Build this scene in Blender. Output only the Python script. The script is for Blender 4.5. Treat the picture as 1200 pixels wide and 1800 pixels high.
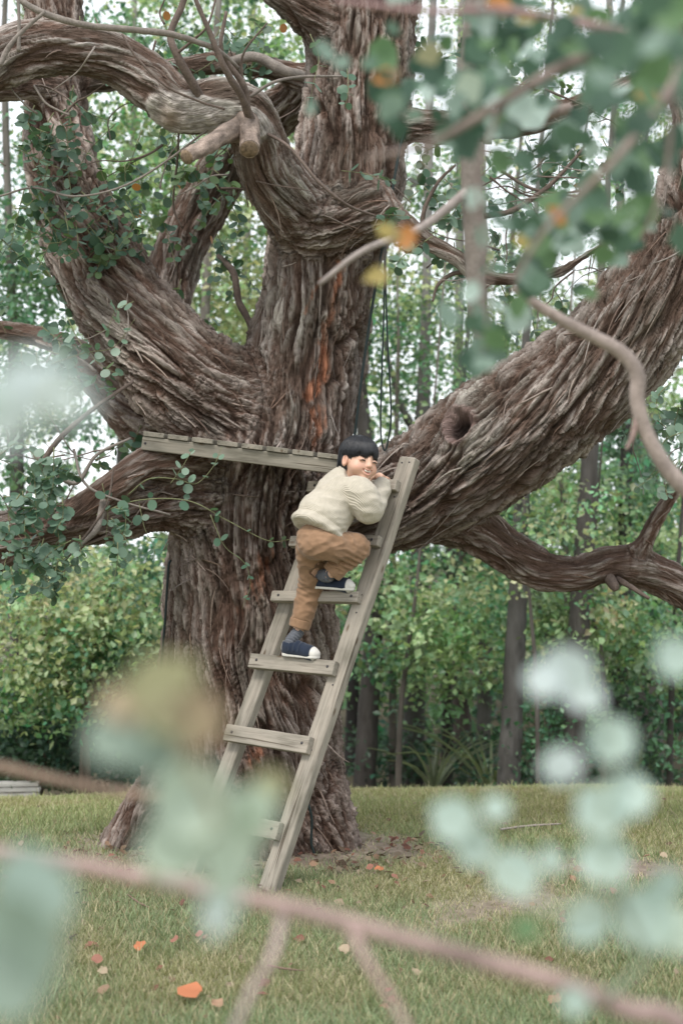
import bpy, math, random
import numpy as np
from mathutils import Vector, Matrix

for o in list(bpy.data.objects):
    bpy.data.objects.remove(o)
SC = bpy.context.scene
COL = SC.collection
R = math.radians
rng = np.random.default_rng(7)
random.seed(7)

# ---------------------------------------------------------------- camera, sky, sun, exposure
FPX, CAMH, HOR = 2500.0, 1.45, 970.0          # focal length in photo pixels, eye height, horizon row
cam_d = bpy.data.cameras.new('camera')
cam = bpy.data.objects.new('camera', cam_d)
COL.objects.link(cam)
cam.location = (0, 0, CAMH)
cam.rotation_euler = (R(90), 0, 0)
cam_d.sensor_fit = 'VERTICAL'
cam_d.sensor_height = 36.0
cam_d.sensor_width = 24.0
cam_d.lens = 36.0 * FPX / 1800.0
cam_d.shift_y = (HOR - 900.0) / 1800.0
cam_d.clip_start = 0.05
cam_d.clip_end = 600
cam_d.dof.use_dof = True
cam_d.dof.focus_distance = 6.3
cam_d.dof.aperture_fstop = 2.2
SC.camera = cam

SUN_EL, SUN_AZ = 56.0, -150.0                  # azimuth: direction the light comes from, degrees clockwise from +Y
world = bpy.data.worlds.new('World')
SC.world = world
world.use_nodes = True
nt = world.node_tree
nt.nodes.clear()
wo = nt.nodes.new('ShaderNodeOutputWorld')
bg = nt.nodes.new('ShaderNodeBackground')
sky = nt.nodes.new('ShaderNodeTexSky')
sky.sky_type = 'NISHITA'
sky.sun_disc = False
sky.sun_elevation = R(SUN_EL)
sky.sun_rotation = R(SUN_AZ)
sky.dust_density = 4.0
sky.air_density = 1.0
sky.ozone_density = 1.0
mixw = nt.nodes.new('ShaderNodeMix')
mixw.data_type = 'RGBA'
mixw.inputs['Factor'].default_value = 0.78      # thin even overcast over the blue
mixw.inputs['B'].default_value = (10.2, 10.6, 10.9, 1)
nt.links.new(sky.outputs[0], mixw.inputs['A'])
nt.links.new(mixw.outputs['Result'], bg.inputs[0])
bg.inputs[1].default_value = 0.108
nt.links.new(bg.outputs[0], wo.inputs[0])

sun_d = bpy.data.lights.new('sun', 'SUN')
sun_d.energy = 1.5
sun_d.angle = R(14)
sun_d.color = (1.0, 0.95, 0.88)
sun = bpy.data.objects.new('sun', sun_d)
COL.objects.link(sun)
az, el = R(SUN_AZ), R(SUN_EL)
to_sun = Vector((math.sin(az) * math.cos(el), math.cos(az) * math.cos(el), math.sin(el)))
sun.rotation_euler = (-to_sun).to_track_quat('-Z', 'Y').to_euler()

SC.view_settings.view_transform = 'Standard'
SC.view_settings.look = 'None'
SC.view_settings.exposure = 0.70
SC.view_settings.gamma = 1.0
SC.view_settings.use_curve_mapping = False
SC.render.engine = 'CYCLES'
SC.cycles.use_denoising = True
SC.cycles.max_bounces = 7
SC.cycles.diffuse_bounces = 4
SC.cycles.transmission_bounces = 4
SC.cycles.sample_clamp_indirect = 6.0

# ---------------------------------------------------------------- helpers
def P(x, y, d):
    return np.array(((x - 600.0) / FPX * d, d, CAMH + (HOR - y) / FPX * d))

def PV(pts):
    return np.array([P(*p) for p in pts])

def nrm(v):
    v = np.asarray(v, float)
    return v / max(np.linalg.norm(v), 1e-9)

_perm = np.random.default_rng(3).permutation(256)
_perm = np.concatenate([_perm, _perm]).astype(np.int32)
_g3 = np.random.default_rng(4).normal(size=(256, 3))
_g3 /= np.linalg.norm(_g3, axis=1)[:, None]
_g3 = _g3.astype(np.float32)

def noise(p):
    """Perlin noise of an (n,3) array, about -0.7..0.7"""
    p = np.asarray(p, np.float32)
    i = np.floor(p).astype(np.int32)
    f = p - i
    i &= 255
    u = f * f * f * (f * (f * 6 - 15) + 10)
    out = 0
    for dx in (0, 1):
        wx = u[:, 0] if dx else 1 - u[:, 0]
        a = _perm[(i[:, 0] + dx) & 255]
        for dy in (0, 1):
            wy = u[:, 1] if dy else 1 - u[:, 1]
            b = _perm[a + ((i[:, 1] + dy) & 255)]
            for dz in (0, 1):
                wz = u[:, 2] if dz else 1 - u[:, 2]
                g = _g3[_perm[b + ((i[:, 2] + dz) & 255)]]
                out = out + wx * wy * wz * (g[:, 0] * (f[:, 0] - dx) + g[:, 1] * (f[:, 1] - dy) + g[:, 2] * (f[:, 2] - dz))
    return out

def fbm(p, n=3):
    a, s, out = 1.0, 1.0, 0
    for k in range(n):
        out = out + a * noise(p * s + 17.3 * k)
        a *= 0.5
        s *= 2.03
    return out

def sstep(a, b, x):
    t = np.clip((x - a) / (b - a), 0, 1)
    return t * t * (3 - 2 * t)

def mesh_np(name, V, F, col=None, smooth=True, extra=None):
    """mesh from arrays; F is (n,3) or (n,4) or a list of such arrays"""
    m = bpy.data.meshes.new(name)
    V = np.asarray(V, np.float32)
    Fs = [np.asarray(f, np.int32) for f in (F if isinstance(F, list) else [F]) if len(f)]
    nf = sum(len(f) for f in Fs)
    nl = sum(f.size for f in Fs)
    m.vertices.add(len(V))
    m.vertices.foreach_set('co', V.ravel())
    m.loops.add(nl)
    m.loops.foreach_set('vertex_index', np.concatenate([f.ravel() for f in Fs]))
    m.polygons.add(nf)
    tot = np.concatenate([np.full(len(f), f.shape[1], np.int32) for f in Fs])
    st = np.concatenate([[0], np.cumsum(tot)[:-1]]).astype(np.int32)
    m.polygons.foreach_set('loop_start', st)
    try:
        m.polygons.foreach_set('loop_total', tot)
    except Exception:
        pass
    m.polygons.foreach_set('use_smooth', np.full(nf, smooth, bool))
    if col is not None:
        add_col(m, col)
    if extra is not None:
        for k, v in extra.items():
            a = m.attributes.new(k, 'FLOAT_VECTOR', 'POINT')
            a.data.foreach_set('vector', np.asarray(v, np.float32).ravel())
    m.update(calc_edges=True)
    return m

def add_col(m, col):
    c = np.ones((len(m.vertices), 4), np.float32)
    c[:, :3] = col
    a = m.color_attributes.new('col', 'FLOAT_COLOR', 'POINT')
    a.data.foreach_set('color', c.ravel())

def obj(name, mesh, mat=None, parent=None, loc=None):
    o = bpy.data.objects.new(name, mesh)
    COL.objects.link(o)
    if mat is not None and mesh is not None and len(mesh.materials) == 0:
        mesh.materials.append(mat)
    if parent is not None:
        o.parent = parent
    if loc is not None:
        o.location = loc
    return o

def tag(o, label=None, cat=None, group=None, kind=None):
    if label: o['label'] = label
    if cat: o['category'] = cat
    if group: o['group'] = group
    if kind: o['kind'] = kind
    return o

def empty(name, loc=(0, 0, 0)):
    o = bpy.data.objects.new(name, None)
    COL.objects.link(o)
    o.location = loc
    o.empty_display_size = 0.05
    return o

def catmull(pts, n):
    """pts (k,m) -> (n,m) smooth samples"""
    p = np.asarray(pts, float)
    if len(p) == 2:
        t = np.linspace(0, 1, n)[:, None]
        return p[0] * (1 - t) + p[1] * t
    q = np.vstack([2 * p[0] - p[1], p, 2 * p[-1] - p[-2]])
    seg = np.linspace(0, len(p) - 1 - 1e-6, n)
    i = seg.astype(int)
    t = (seg - i)[:, None]
    a, b, c, d = q[i], q[i + 1], q[i + 2], q[i + 3]
    return 0.5 * ((2 * b) + (c - a) * t + (2 * a - 5 * b + 4 * c - d) * t ** 2 + (-a + 3 * b - 3 * c + d) * t ** 3)

def frames(C):
    T = np.gradient(C, axis=0)
    T /= np.linalg.norm(T, axis=1)[:, None] + 1e-12
    N = np.zeros_like(C)
    ref = np.array((0, 0, 1.0)) if abs(T[0][2]) < 0.8 else np.array((1.0, 0, 0))
    n = nrm(np.cross(T[0], ref))
    for k in range(len(C)):
        n = nrm(n - T[k] * np.dot(n, T[k]))
        N[k] = n
    return T, N, np.cross(T, N)

def tube_np(pts, rad, sides=8, n=None, rough=0.0, seed=0, smooth_pts=True):
    """closed tapered tube through pts; returns V, F(list)"""
    pts = np.asarray(pts, float)
    rad = np.broadcast_to(np.asarray(rad, float), (len(pts),)) if np.ndim(rad) == 0 else np.asarray(rad, float)
    n = n or max(6, len(pts) * 5)
    if smooth_pts:
        A = catmull(np.column_stack([pts, rad]), n)
    else:
        A = np.column_stack([pts, rad]); n = len(A)
    C, r = A[:, :3], A[:, 3]
    T, N, B = frames(C)
    th = np.arange(sides) / sides * 2 * np.pi
    V = C[:, None, :] + r[:, None, None] * (np.cos(th)[None, :, None] * N[:, None, :] + np.sin(th)[None, :, None] * B[:, None, :])
    if rough:
        d = noise((V.reshape(-1, 3) / (np.mean(r) * 2.2)) + seed * 3.7).reshape(n, sides, 1)
        V = V + (V - C[:, None, :]) * d * rough
    V = V.reshape(-1, 3)
    i = np.arange(n - 1)[:, None] * sides
    j = np.arange(sides)[None, :]
    k = (j + 1) % sides
    F = np.stack([i + j, i + k, i + sides + k, i + sides + j], -1).reshape(-1, 4)
    V = np.vstack([V, C[0], C[-1]])
    a = len(V) - 2
    f0 = np.stack([np.full(sides, a), k[0], j[0]], -1)
    f1 = np.stack([np.full(sides, a + 1), (n - 1) * sides + j[0], (n - 1) * sides + k[0]], -1)
    return V, [F, np.vstack([f0, f1])]

def merge(parts):
    """[(V,[F..]),...] -> V, [quads, tris]"""
    Vs, Q, T, off = [], [], [], 0
    for V, Fs in parts:
        for f in (Fs if isinstance(Fs, list) else [Fs]):
            f = np.asarray(f)
            if not len(f): continue
            (Q if f.shape[1] == 4 else T).append(f + off)
        Vs.append(V); off += len(V)
    out = []
    if Q: out.append(np.vstack(Q))
    if T: out.append(np.vstack(T))
    return np.vstack(Vs), out

def tube(name, pts, rad, mat, parent=None, sides=8, n=None, rough=0.0, seed=0, col=None):
    V, F = tube_np(pts, rad, sides, n, rough, seed)
    return obj(name, mesh_np(name, V, F, col=None if col is None else np.tile(col, (len(V), 1))), mat, parent)

def box_np(c, ax, ay, az, bev=0.004):
    """bevelled box: centre, three half-axis vectors"""
    c, ax, ay, az = map(lambda v: np.asarray(v, float), (c, ax, ay, az))
    la, lb, lc = (np.linalg.norm(v) for v in (ax, ay, az))
    b = min(bev, la * .4, lb * .4, lc * .4)
    V = []
    for sx in (-1, 1):
        for sy in (-1, 1):
            for sz in (-1, 1):
                for k in range(3):
                    s = [1 - b / la, 1 - b / lb, 1 - b / lc]
                    s[k] = 1
                    V.append(c + ax * sx * s[0] + ay * sy * s[1] + az * sz * s[2])
    V = np.array(V)
    def vi(sx, sy, sz, k): return ((sx * 2 + sy) * 2 + sz) * 3 + k
    Q, T = [], []
    for s in (0, 1):
        Q.append([vi(s, 0, 0, 0), vi(s, 1, 0, 0), vi(s, 1, 1, 0), vi(s, 0, 1, 0)])
        Q.append([vi(0, s, 0, 1), vi(1, s, 0, 1), vi(1, s, 1, 1), vi(0, s, 1, 1)])
        Q.append([vi(0, 0, s, 2), vi(1, 0, s, 2), vi(1, 1, s, 2), vi(0, 1, s, 2)])
    for a in (0, 1):
        for e in (0, 1):
            Q.append([vi(0, a, e, 1), vi(1, a, e, 1), vi(1, a, e, 2), vi(0, a, e, 2)])
            Q.append([vi(a, 0, e, 0), vi(a, 1, e, 0), vi(a, 1, e, 2), vi(a, 0, e, 2)])
            Q.append([vi(a, e, 0, 0), vi(a, e, 1, 0), vi(a, e, 1, 1), vi(a, e, 0, 1)])
            for g in (0, 1):
                T.append([vi(a, e, g, 0), vi(a, e, g, 1), vi(a, e, g, 2)])
    Q, T = np.array(Q), np.array(T)
    def fix(F):
        p0, p1, p2 = V[F[:, 0]], V[F[:, 1]], V[F[:, 2]]
        nn = np.cross(p1 - p0, p2 - p0)
        bad = np.einsum('ij,ij->i', nn, V[F].mean(1) - c) < 0
        F[bad] = F[bad][:, ::-1]
        return F
    return V, [fix(Q), fix(T)]

# ---- distance-field grid and surface nets
class Grid:
    def __init__(s, lo, hi, h):
        s.h = h
        s.lo = np.asarray(lo, float)
        s.n = np.ceil((np.asarray(hi) - s.lo) / h).astype(int) + 1
        s.D = np.full(s.n, 1.0, np.float32)
        s.ax = [(s.lo[k] + h * np.arange(s.n[k])).astype(np.float32) for k in range(3)]
    def apply(s, fn, lo, hi, k=0.0, op='u'):
        m = k + 3 * s.h
        a = np.maximum(np.floor((np.asarray(lo) - m - s.lo) / s.h).astype(int), 0)
        b = np.minimum(np.ceil((np.asarray(hi) + m - s.lo) / s.h).astype(int) + 1, s.n)
        if np.any(b <= a): return
        sl = tuple(slice(a[i], b[i]) for i in range(3))
        X = s.ax[0][sl[0]][:, None, None]; Y = s.ax[1][sl[1]][None, :, None]; Z = s.ax[2][sl[2]][None, None, :]
        d = fn(X, Y, Z)
        old = s.D[sl]
        if op == 's':
            d = -d
            hh = np.maximum(k - np.abs(old - d), 0) / k if k else 0
            s.D[sl] = np.maximum(old, d) + hh * hh * k / 4
        else:
            hh = np.maximum(k - np.abs(old - d), 0) / k if k else 0
            s.D[sl] = np.minimum(old, d) - hh * hh * k / 4
    def cone(s, a, b, ra, rb, k=0.0, op='u'):
        a = np.asarray(a, float); b = np.asarray(b, float)
        ab = b - a; L2 = max(float(ab @ ab), 1e-12)
        def fn(X, Y, Z):
            t = np.clip(((X - a[0]) * ab[0] + (Y - a[1]) * ab[1] + (Z - a[2]) * ab[2]) / L2, 0, 1)
            return np.sqrt((X - a[0] - t * ab[0]) ** 2 + (Y - a[1] - t * ab[1]) ** 2 + (Z - a[2] - t * ab[2]) ** 2) - (ra + (rb - ra) * t)
        r = max(ra, rb)
        s.apply(fn, np.minimum(a, b) - r, np.maximum(a, b) + r, k, op)
    def chain(s, pts, rads, k=0.0, n=None, op='u'):
        A = catmull(np.column_stack([np.asarray(pts, float), rads]), n or len(pts) * 4)
        sub = Grid.__new__(Grid)
        for q in range(len(A) - 1):
            s.cone(A[q, :3], A[q + 1, :3], A[q, 3], A[q + 1, 3], k if q in (0,) else k * 0.999, op)
    def ell(s, c, rad, M=None, k=0.0, op='u'):
        """ellipsoid; M columns are its axes"""
        c = np.asarray(c, float); rad = np.asarray(rad, float)
        M = np.eye(3) if M is None else np.asarray(M, float)
        def fn(X, Y, Z):
            q = [((X - c[0]) * M[0, i] + (Y - c[1]) * M[1, i] + (Z - c[2]) * M[2, i]) for i in range(3)]
            k0 = np.sqrt(sum((q[i] / rad[i]) ** 2 for i in range(3)))
            k1 = np.sqrt(sum((q[i] / rad[i] ** 2) ** 2 for i in range(3))) + 1e-9
            return k0 * (k0 - 1) / k1
        r = rad.max()
        s.apply(fn, c - r, c + r, k, op)
    def nets(s):
        D = s.D
        ins = D < 0
        c = np.zeros(np.array(D.shape) - 1, np.int8)
        offs = [(i, j, k) for i in (0, 1) for j in (0, 1) for k in (0, 1)]
        nx, ny, nz = c.shape
        for (i, j, k) in offs:
            c += ins[i:i + nx, j:j + ny, k:k + nz]
        act = np.argwhere((c > 0) & (c < 8))
        vals = np.stack([D[act[:, 0] + i, act[:, 1] + j, act[:, 2] + k] for (i, j, k) in offs], 1)
        oa = np.array(offs, float)
        acc = np.zeros((len(act), 3)); cnt = np.zeros(len(act))
        for a in range(8):
            for b in range(a + 1, 8):
                if np.abs(oa[a] - oa[b]).sum() != 1: continue
                va, vb = vals[:, a], vals[:, b]
                m = (va < 0) != (vb < 0)
                t = np.where(m, va / np.where(m, va - vb, 1), 0)
                pnt = oa[a] + t[:, None] * (oa[b] - oa[a])
                acc[m] += pnt[m]; cnt[m] += 1
        V = s.lo + (act + acc / cnt[:, None]) * s.h
        idx = np.full(c.shape, -1, np.int32)
        idx[act[:, 0], act[:, 1], act[:, 2]] = np.arange(len(act))
        Q = []
        for ax in range(3):
            o1, o2 = [(1, 2), (2, 0), (0, 1)][ax]
            sa = [slice(None)] * 3; sb = [slice(None)] * 3
            sa[ax] = slice(0, -1); sb[ax] = slice(1, None)
            A, B = ins[tuple(sa)], ins[tuple(sb)]
            e = np.argwhere(A != B)
            e = e[(e[:, o1] > 0) & (e[:, o2] > 0) & (e[:, o1] < D.shape[o1] - 1) & (e[:, o2] < D.shape[o2] - 1)]
            flip = A[e[:, 0], e[:, 1], e[:, 2]]
            q = []
            for (d1, d2) in ((-1, -1), (0, -1), (0, 0), (-1, 0)):
                f = e.copy(); f[:, o1] += d1; f[:, o2] += d2
                q.append(idx[f[:, 0], f[:, 1], f[:, 2]])
            q = np.stack(q, 1)
            q[~flip] = q[~flip][:, ::-1]
            Q.append(q)
        Q = np.vstack(Q)
        return V, Q[(Q >= 0).all(1)]

def subdiv(V, F, lv, smooth_it=0):
    """smooth subdivision through a temporary object; returns V, F(quads), normals"""
    m = mesh_np('tmp', V, F)
    o = obj('tmp', m)
    if smooth_it:
        md = o.modifiers.new('s', 'SMOOTH'); md.iterations = smooth_it; md.factor = 0.5
    if lv:
        md = o.modifiers.new('d', 'SUBSURF'); md.levels = lv; md.render_levels = lv
    dg = bpy.context.evaluated_depsgraph_get()
    e = o.evaluated_get(dg).to_mesh()
    n = len(e.vertices)
    Vo = np.empty(n * 3, np.float32); e.vertices.foreach_get('co', Vo)
    No = np.empty(n * 3, np.float32); e.vertex_normals.foreach_get('vector', No)
    L = np.empty(len(e.loops), np.int32); e.loops.foreach_get('vertex_index', L)
    o.evaluated_get(dg).to_mesh_clear()
    bpy.data.objects.remove(o); bpy.data.meshes.remove(m)
    return Vo.reshape(-1, 3), L.reshape(-1, 4), No.reshape(-1, 3)

# ---- materials
def mat_new(name):
    m = bpy.data.materials.new(name)
    m.use_nodes = True
    b = m.node_tree.nodes['Principled BSDF']
    return m, m.node_tree, b

def node(t, kind, **kw):
    n = t.nodes.new(kind)
    for k, v in kw.items():
        if k.startswith('i_'): n.inputs[k[2:].replace('_', ' ')].default_value = v
        else: setattr(n, k, v)
    return n

def ramp(t, stops):
    r = t.nodes.new('ShaderNodeValToRGB')
    e = r.color_ramp.elements
    while len(e) < len(stops): e.new(0.5)
    for el, (p, c) in zip(e, stops):
        el.position = p; el.color = (*c, 1) if len(c) == 3 else c
    return r

def bump(t, b, height, strength=0.5, dist=0.005):
    n = node(t, 'ShaderNodeBump'); n.inputs['Strength'].default_value = strength; n.inputs['Distance'].default_value = dist
    t.links.new(height, n.inputs['Height']); t.links.new(n.outputs[0], b.inputs['Normal'])

def mat_plain(name, col, rough=0.7, var=0.15, scale=40, bmp=0.2, dist=0.002, spec=0.3):
    m, t, b = mat_new(name)
    tc = node(t, 'ShaderNodeTexCoord')
    nz = node(t, 'ShaderNodeTexNoise'); nz.inputs['Scale'].default_value = scale; nz.inputs['Detail'].default_value = 5
    t.links.new(tc.outputs['Object'], nz.inputs['Vector'])
    c = np.array(col)
    r = ramp(t, [(0.3, tuple(c * (1 - var))), (0.7, tuple(np.minimum(c * (1 + var), 1)))])
    t.links.new(nz.outputs['Fac'], r.inputs[0]); t.links.new(r.outputs[0], b.inputs['Base Color'])
    b.inputs['Roughness'].default_value = rough
    b.inputs['Specular IOR Level'].default_value = spec
    if bmp: bump(t, b, nz.outputs['Fac'], bmp, dist)
    return m

def mat_leaf(name, transl=0.35, rough=0.5, tint=(1.25, 1.3, 0.75), spec=0.35):
    """leaf colour from the 'col' attribute, light passes through"""
    m, t, b = mat_new(name)
    at = node(t, 'ShaderNodeVertexColor', layer_name='col')
    b.inputs['Roughness'].default_value = rough
    b.inputs['Specular IOR Level'].default_value = spec
    t.links.new(at.outputs[0], b.inputs['Base Color'])
    tr = node(t, 'ShaderNodeBsdfTranslucent')
    mul = node(t, 'ShaderNodeMix', data_type='RGBA', blend_type='MULTIPLY'); mul.inputs['Factor'].default_value = 1
    mul.inputs['B'].default_value = (*tint, 1)
    t.links.new(at.outputs[0], mul.inputs['A']); t.links.new(mul.outputs['Result'], tr.inputs[0])
    mx = node(t, 'ShaderNodeMixShader'); mx.inputs[0].default_value = transl
    t.links.new(b.outputs[0], mx.inputs[1]); t.links.new(tr.outputs[0], mx.inputs[2])
    t.links.new(mx.outputs[0], t.nodes['Material Output'].inputs['Surface'])
    return m

def mat_col(name, rough=0.9, scale=60, bmp=0.4, dist=0.004, attr=None, spec=0.2, stretch=None):
    """colour from 'col' with grain"""
    m, t, b = mat_new(name)
    at = node(t, 'ShaderNodeVertexColor', layer_name='col')
    if attr:
        vec = node(t, 'ShaderNodeAttribute', attribute_name=attr).outputs['Vector']
    else:
        vec = node(t, 'ShaderNodeTexCoord').outputs['Object']
    mp = node(t, 'ShaderNodeMapping'); mp.inputs['Scale'].default_value = stretch or (1, 1, 1)
    t.links.new(vec, mp.inputs['Vector'])
    nz = node(t, 'ShaderNodeTexNoise'); nz.inputs['Scale'].default_value = scale; nz.inputs['Detail'].default_value = 6
    nz.inputs['Roughness'].default_value = 0.65
    t.links.new(mp.outputs[0], nz.inputs['Vector'])
    r = ramp(t, [(0.25, (0.62, 0.60, 0.58)), (0.75, (1.35, 1.36, 1.38))])
    t.links.new(nz.outputs['Fac'], r.inputs[0])
    mul = node(t, 'ShaderNodeMix', data_type='RGBA', blend_type='MULTIPLY'); mul.inputs['Factor'].default_value = 1
    t.links.new(at.outputs[0], mul.inputs['A']); t.links.new(r.outputs[0], mul.inputs['B'])
    t.links.new(mul.outputs['Result'], b.inputs['Base Color'])
    b.inputs['Roughness'].default_value = rough
    b.inputs['Specular IOR Level'].default_value = spec
    if bmp: bump(t, b, nz.outputs['Fac'], bmp, dist)
    return m
# ================================================================ ground
def ground_z(x, y):
    x = np.asarray(x, float); y = np.asarray(y, float)
    a = 0.0263 + 0.010 * sstep(0.5, -2.5, x)
    t = np.maximum(y - 7.0, 0)
    z = -a * t ** 2
    lim = 5.6
    z = np.where(t > lim, -a * lim ** 2 - 0.02 * np.minimum(t - lim, 15), z)
    p = np.column_stack([x.ravel() * 0.9, y.ravel() * 0.9, np.zeros(x.size)])
    q = np.column_stack([x.ravel() * 4.0, y.ravel() * 4.0, np.zeros(x.size) + 5])
    w = np.exp(-((x + 0.45) ** 2 + (y - 7.1) ** 2) / 0.9)
    return z + (noise(p) * 0.035 + noise(q) * 0.012).reshape(x.shape) * sstep(16, 9, y) + 0.03 * w

def bare_mask(x, y):
    """1 = worn earth, 0 = lawn"""
    p = np.column_stack([x * 1.7, y * 1.3, np.zeros(len(x)) + 3.1])
    n = fbm(p, 3)
    tree = np.exp(-(((x + 0.42) / 0.95) ** 2 + ((y - 6.95) / 0.5) ** 2))
    right = np.exp(-(((x - 1.45) / 0.85) ** 2 + ((y - 6.0) / 1.1) ** 2)) * 0.42
    mid = np.exp(-(((x - 0.7) / 0.5) ** 2 + ((y - 5.7) / 0.8) ** 2)) * 0.12
    return sstep(0.35, 0.9, tree * 1.1 + right + mid + n * 0.75 + 0.12)

def build_ground():
    ys = np.concatenate([np.linspace(-30, 3.5, 30), np.linspace(3.6, 12, 130), np.linspace(12.3, 45, 40), [60, 90, 150, 300]])
    xs = np.concatenate([[-300, -120, -60, -30, -18], np.linspace(-12, -4, 12), np.linspace(-3.8, 3.8, 110), np.linspace(4, 12, 12), [18, 30, 60, 120, 300]])
    X, Y = np.meshgrid(xs, ys)
    Z = ground_z(X, Y)
    V = np.column_stack([X.ravel(), Y.ravel(), Z.ravel()])
    ny, nx = X.shape
    i = np.arange(ny - 1)[:, None] * nx; j = np.arange(nx - 1)[None, :]
    F = np.stack([i + j, i + j + 1, i + nx + j + 1, i + nx + j], -1).reshape(-1, 4)
    b = bare_mask(V[:, 0], V[:, 1])[:, None]
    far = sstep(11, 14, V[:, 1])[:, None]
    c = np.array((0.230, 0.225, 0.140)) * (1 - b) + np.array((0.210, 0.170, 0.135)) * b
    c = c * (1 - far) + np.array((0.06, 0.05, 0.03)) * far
    m = mat_col('earth', rough=0.95, scale=22, bmp=0.6, dist=0.02)
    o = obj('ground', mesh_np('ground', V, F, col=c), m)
    tag(o, 'lawn with worn earth patches under the old tree', kind='structure')
build_ground()

def build_grass():
    n = 270000
    y = 3.9 + (10.9 - 3.9) * rng.random(n) ** 1.25
    x = (rng.random(n) * 2 - 1) * (0.252 * y + 0.45)
    b = bare_mask(x, y)
    keep = rng.random(n) > b * 0.86
    # keep the trunk foot clear
    keep &= ((x + 0.42) / 0.55) ** 2 + ((y - 7.12) / 0.5) ** 2 > 1
    x, y, b = x[keep], y[keep], b[keep]
    n = len(x)
    z = ground_z(x, y) - 0.004
    lush = fbm(np.column_stack([x * 1.1, y * 1.1, np.full(n, 9.0)]), 2)
    tuft = noise(np.column_stack([x * 6, y * 6, np.full(n, 2.0)]))
    h = (0.022 + 0.020 * rng.random(n) + 0.022 * np.clip(tuft, 0, 1)) * (1 - 0.5 * b) * (1 + 0.5 * np.clip(lush, -0.5, 0.6))
    h *= np.where(rng.random(n) < 0.03, 1.7, 1.0)
    a = rng.random(n) * 2 * np.pi
    lean = (0.25 + 0.75 * rng.random(n)) * h
    w = 0.0016 + 0.0014 * rng.random(n)
    w *= 1 + 0.22 * np.maximum(y - 6, 0)
    la = rng.random(n) * 2 * np.pi
    base = np.column_stack([x, y, z])
    sd = np.column_stack([np.cos(a), np.sin(a), np.zeros(n)]) * w[:, None]
    dr = np.column_stack([np.cos(la), np.sin(la), np.zeros(n)]) * lean[:, None]
    up = np.zeros((n, 3)); up[:, 2] = h
    V = np.stack([base - sd, base + sd, base + dr + up + sd * 0.25, base + dr + up - sd * 0.25], 1)
    Q = np.arange(n)[:, None] * 4 + np.array([[0, 1, 2, 3]])
    g = rng.random(n)[:, None]
    dry = (rng.random(n) < 0.28 + 0.3 * b - 0.3 * lush + 0.12 * sstep(6.5, 9.5, y))[:, None]
    c = (np.array((0.225, 0.280, 0.160)) + np.array((0.080, 0.060, 0.010)) * sstep(6.3, 8.5, y)[:, None]) * (0.65 + 0.7 * g)  # far blades brighter and yellower: sunlit look of the crest put into the colour
    c = c * (1 - 0.38 * sstep(-0.2, 0.4, -lush)[:, None]) + np.array((0.10, 0.072, 0.02)) * sstep(-0.2, 0.5, -lush)[:, None]
    c = np.where(dry, np.array((0.42, 0.375, 0.250)) * (0.65 + 0.6 * g), c)
    c = np.repeat(c[:, None, :], 4, 1).reshape(-1, 3)
    m = mat_leaf('grass_blade', transl=0.25, rough=0.6, spec=0.2)
    o = obj('grass', mesh_np('grass', V.reshape(-1, 3), Q, col=c), m)
    tag(o, 'short patchy green and straw coloured lawn grass', 'grass', kind='stuff')
build_grass()
# ================================================================ the old tree
def limb(pts, hw):
    """pts: (px, py, depth); hw: half width in photo pixels -> samples C, r"""
    pts = np.array(pts, float)
    C = PV(pts)
    r = np.array(hw, float) / FPX * pts[:, 1 + 1]
    L = np.linalg.norm(np.diff(C, axis=0), axis=1).sum()
    A = catmull(np.column_stack([C, r]), max(8, int(L / 0.035)))
    return A[:, :3], A[:, 3]

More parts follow.
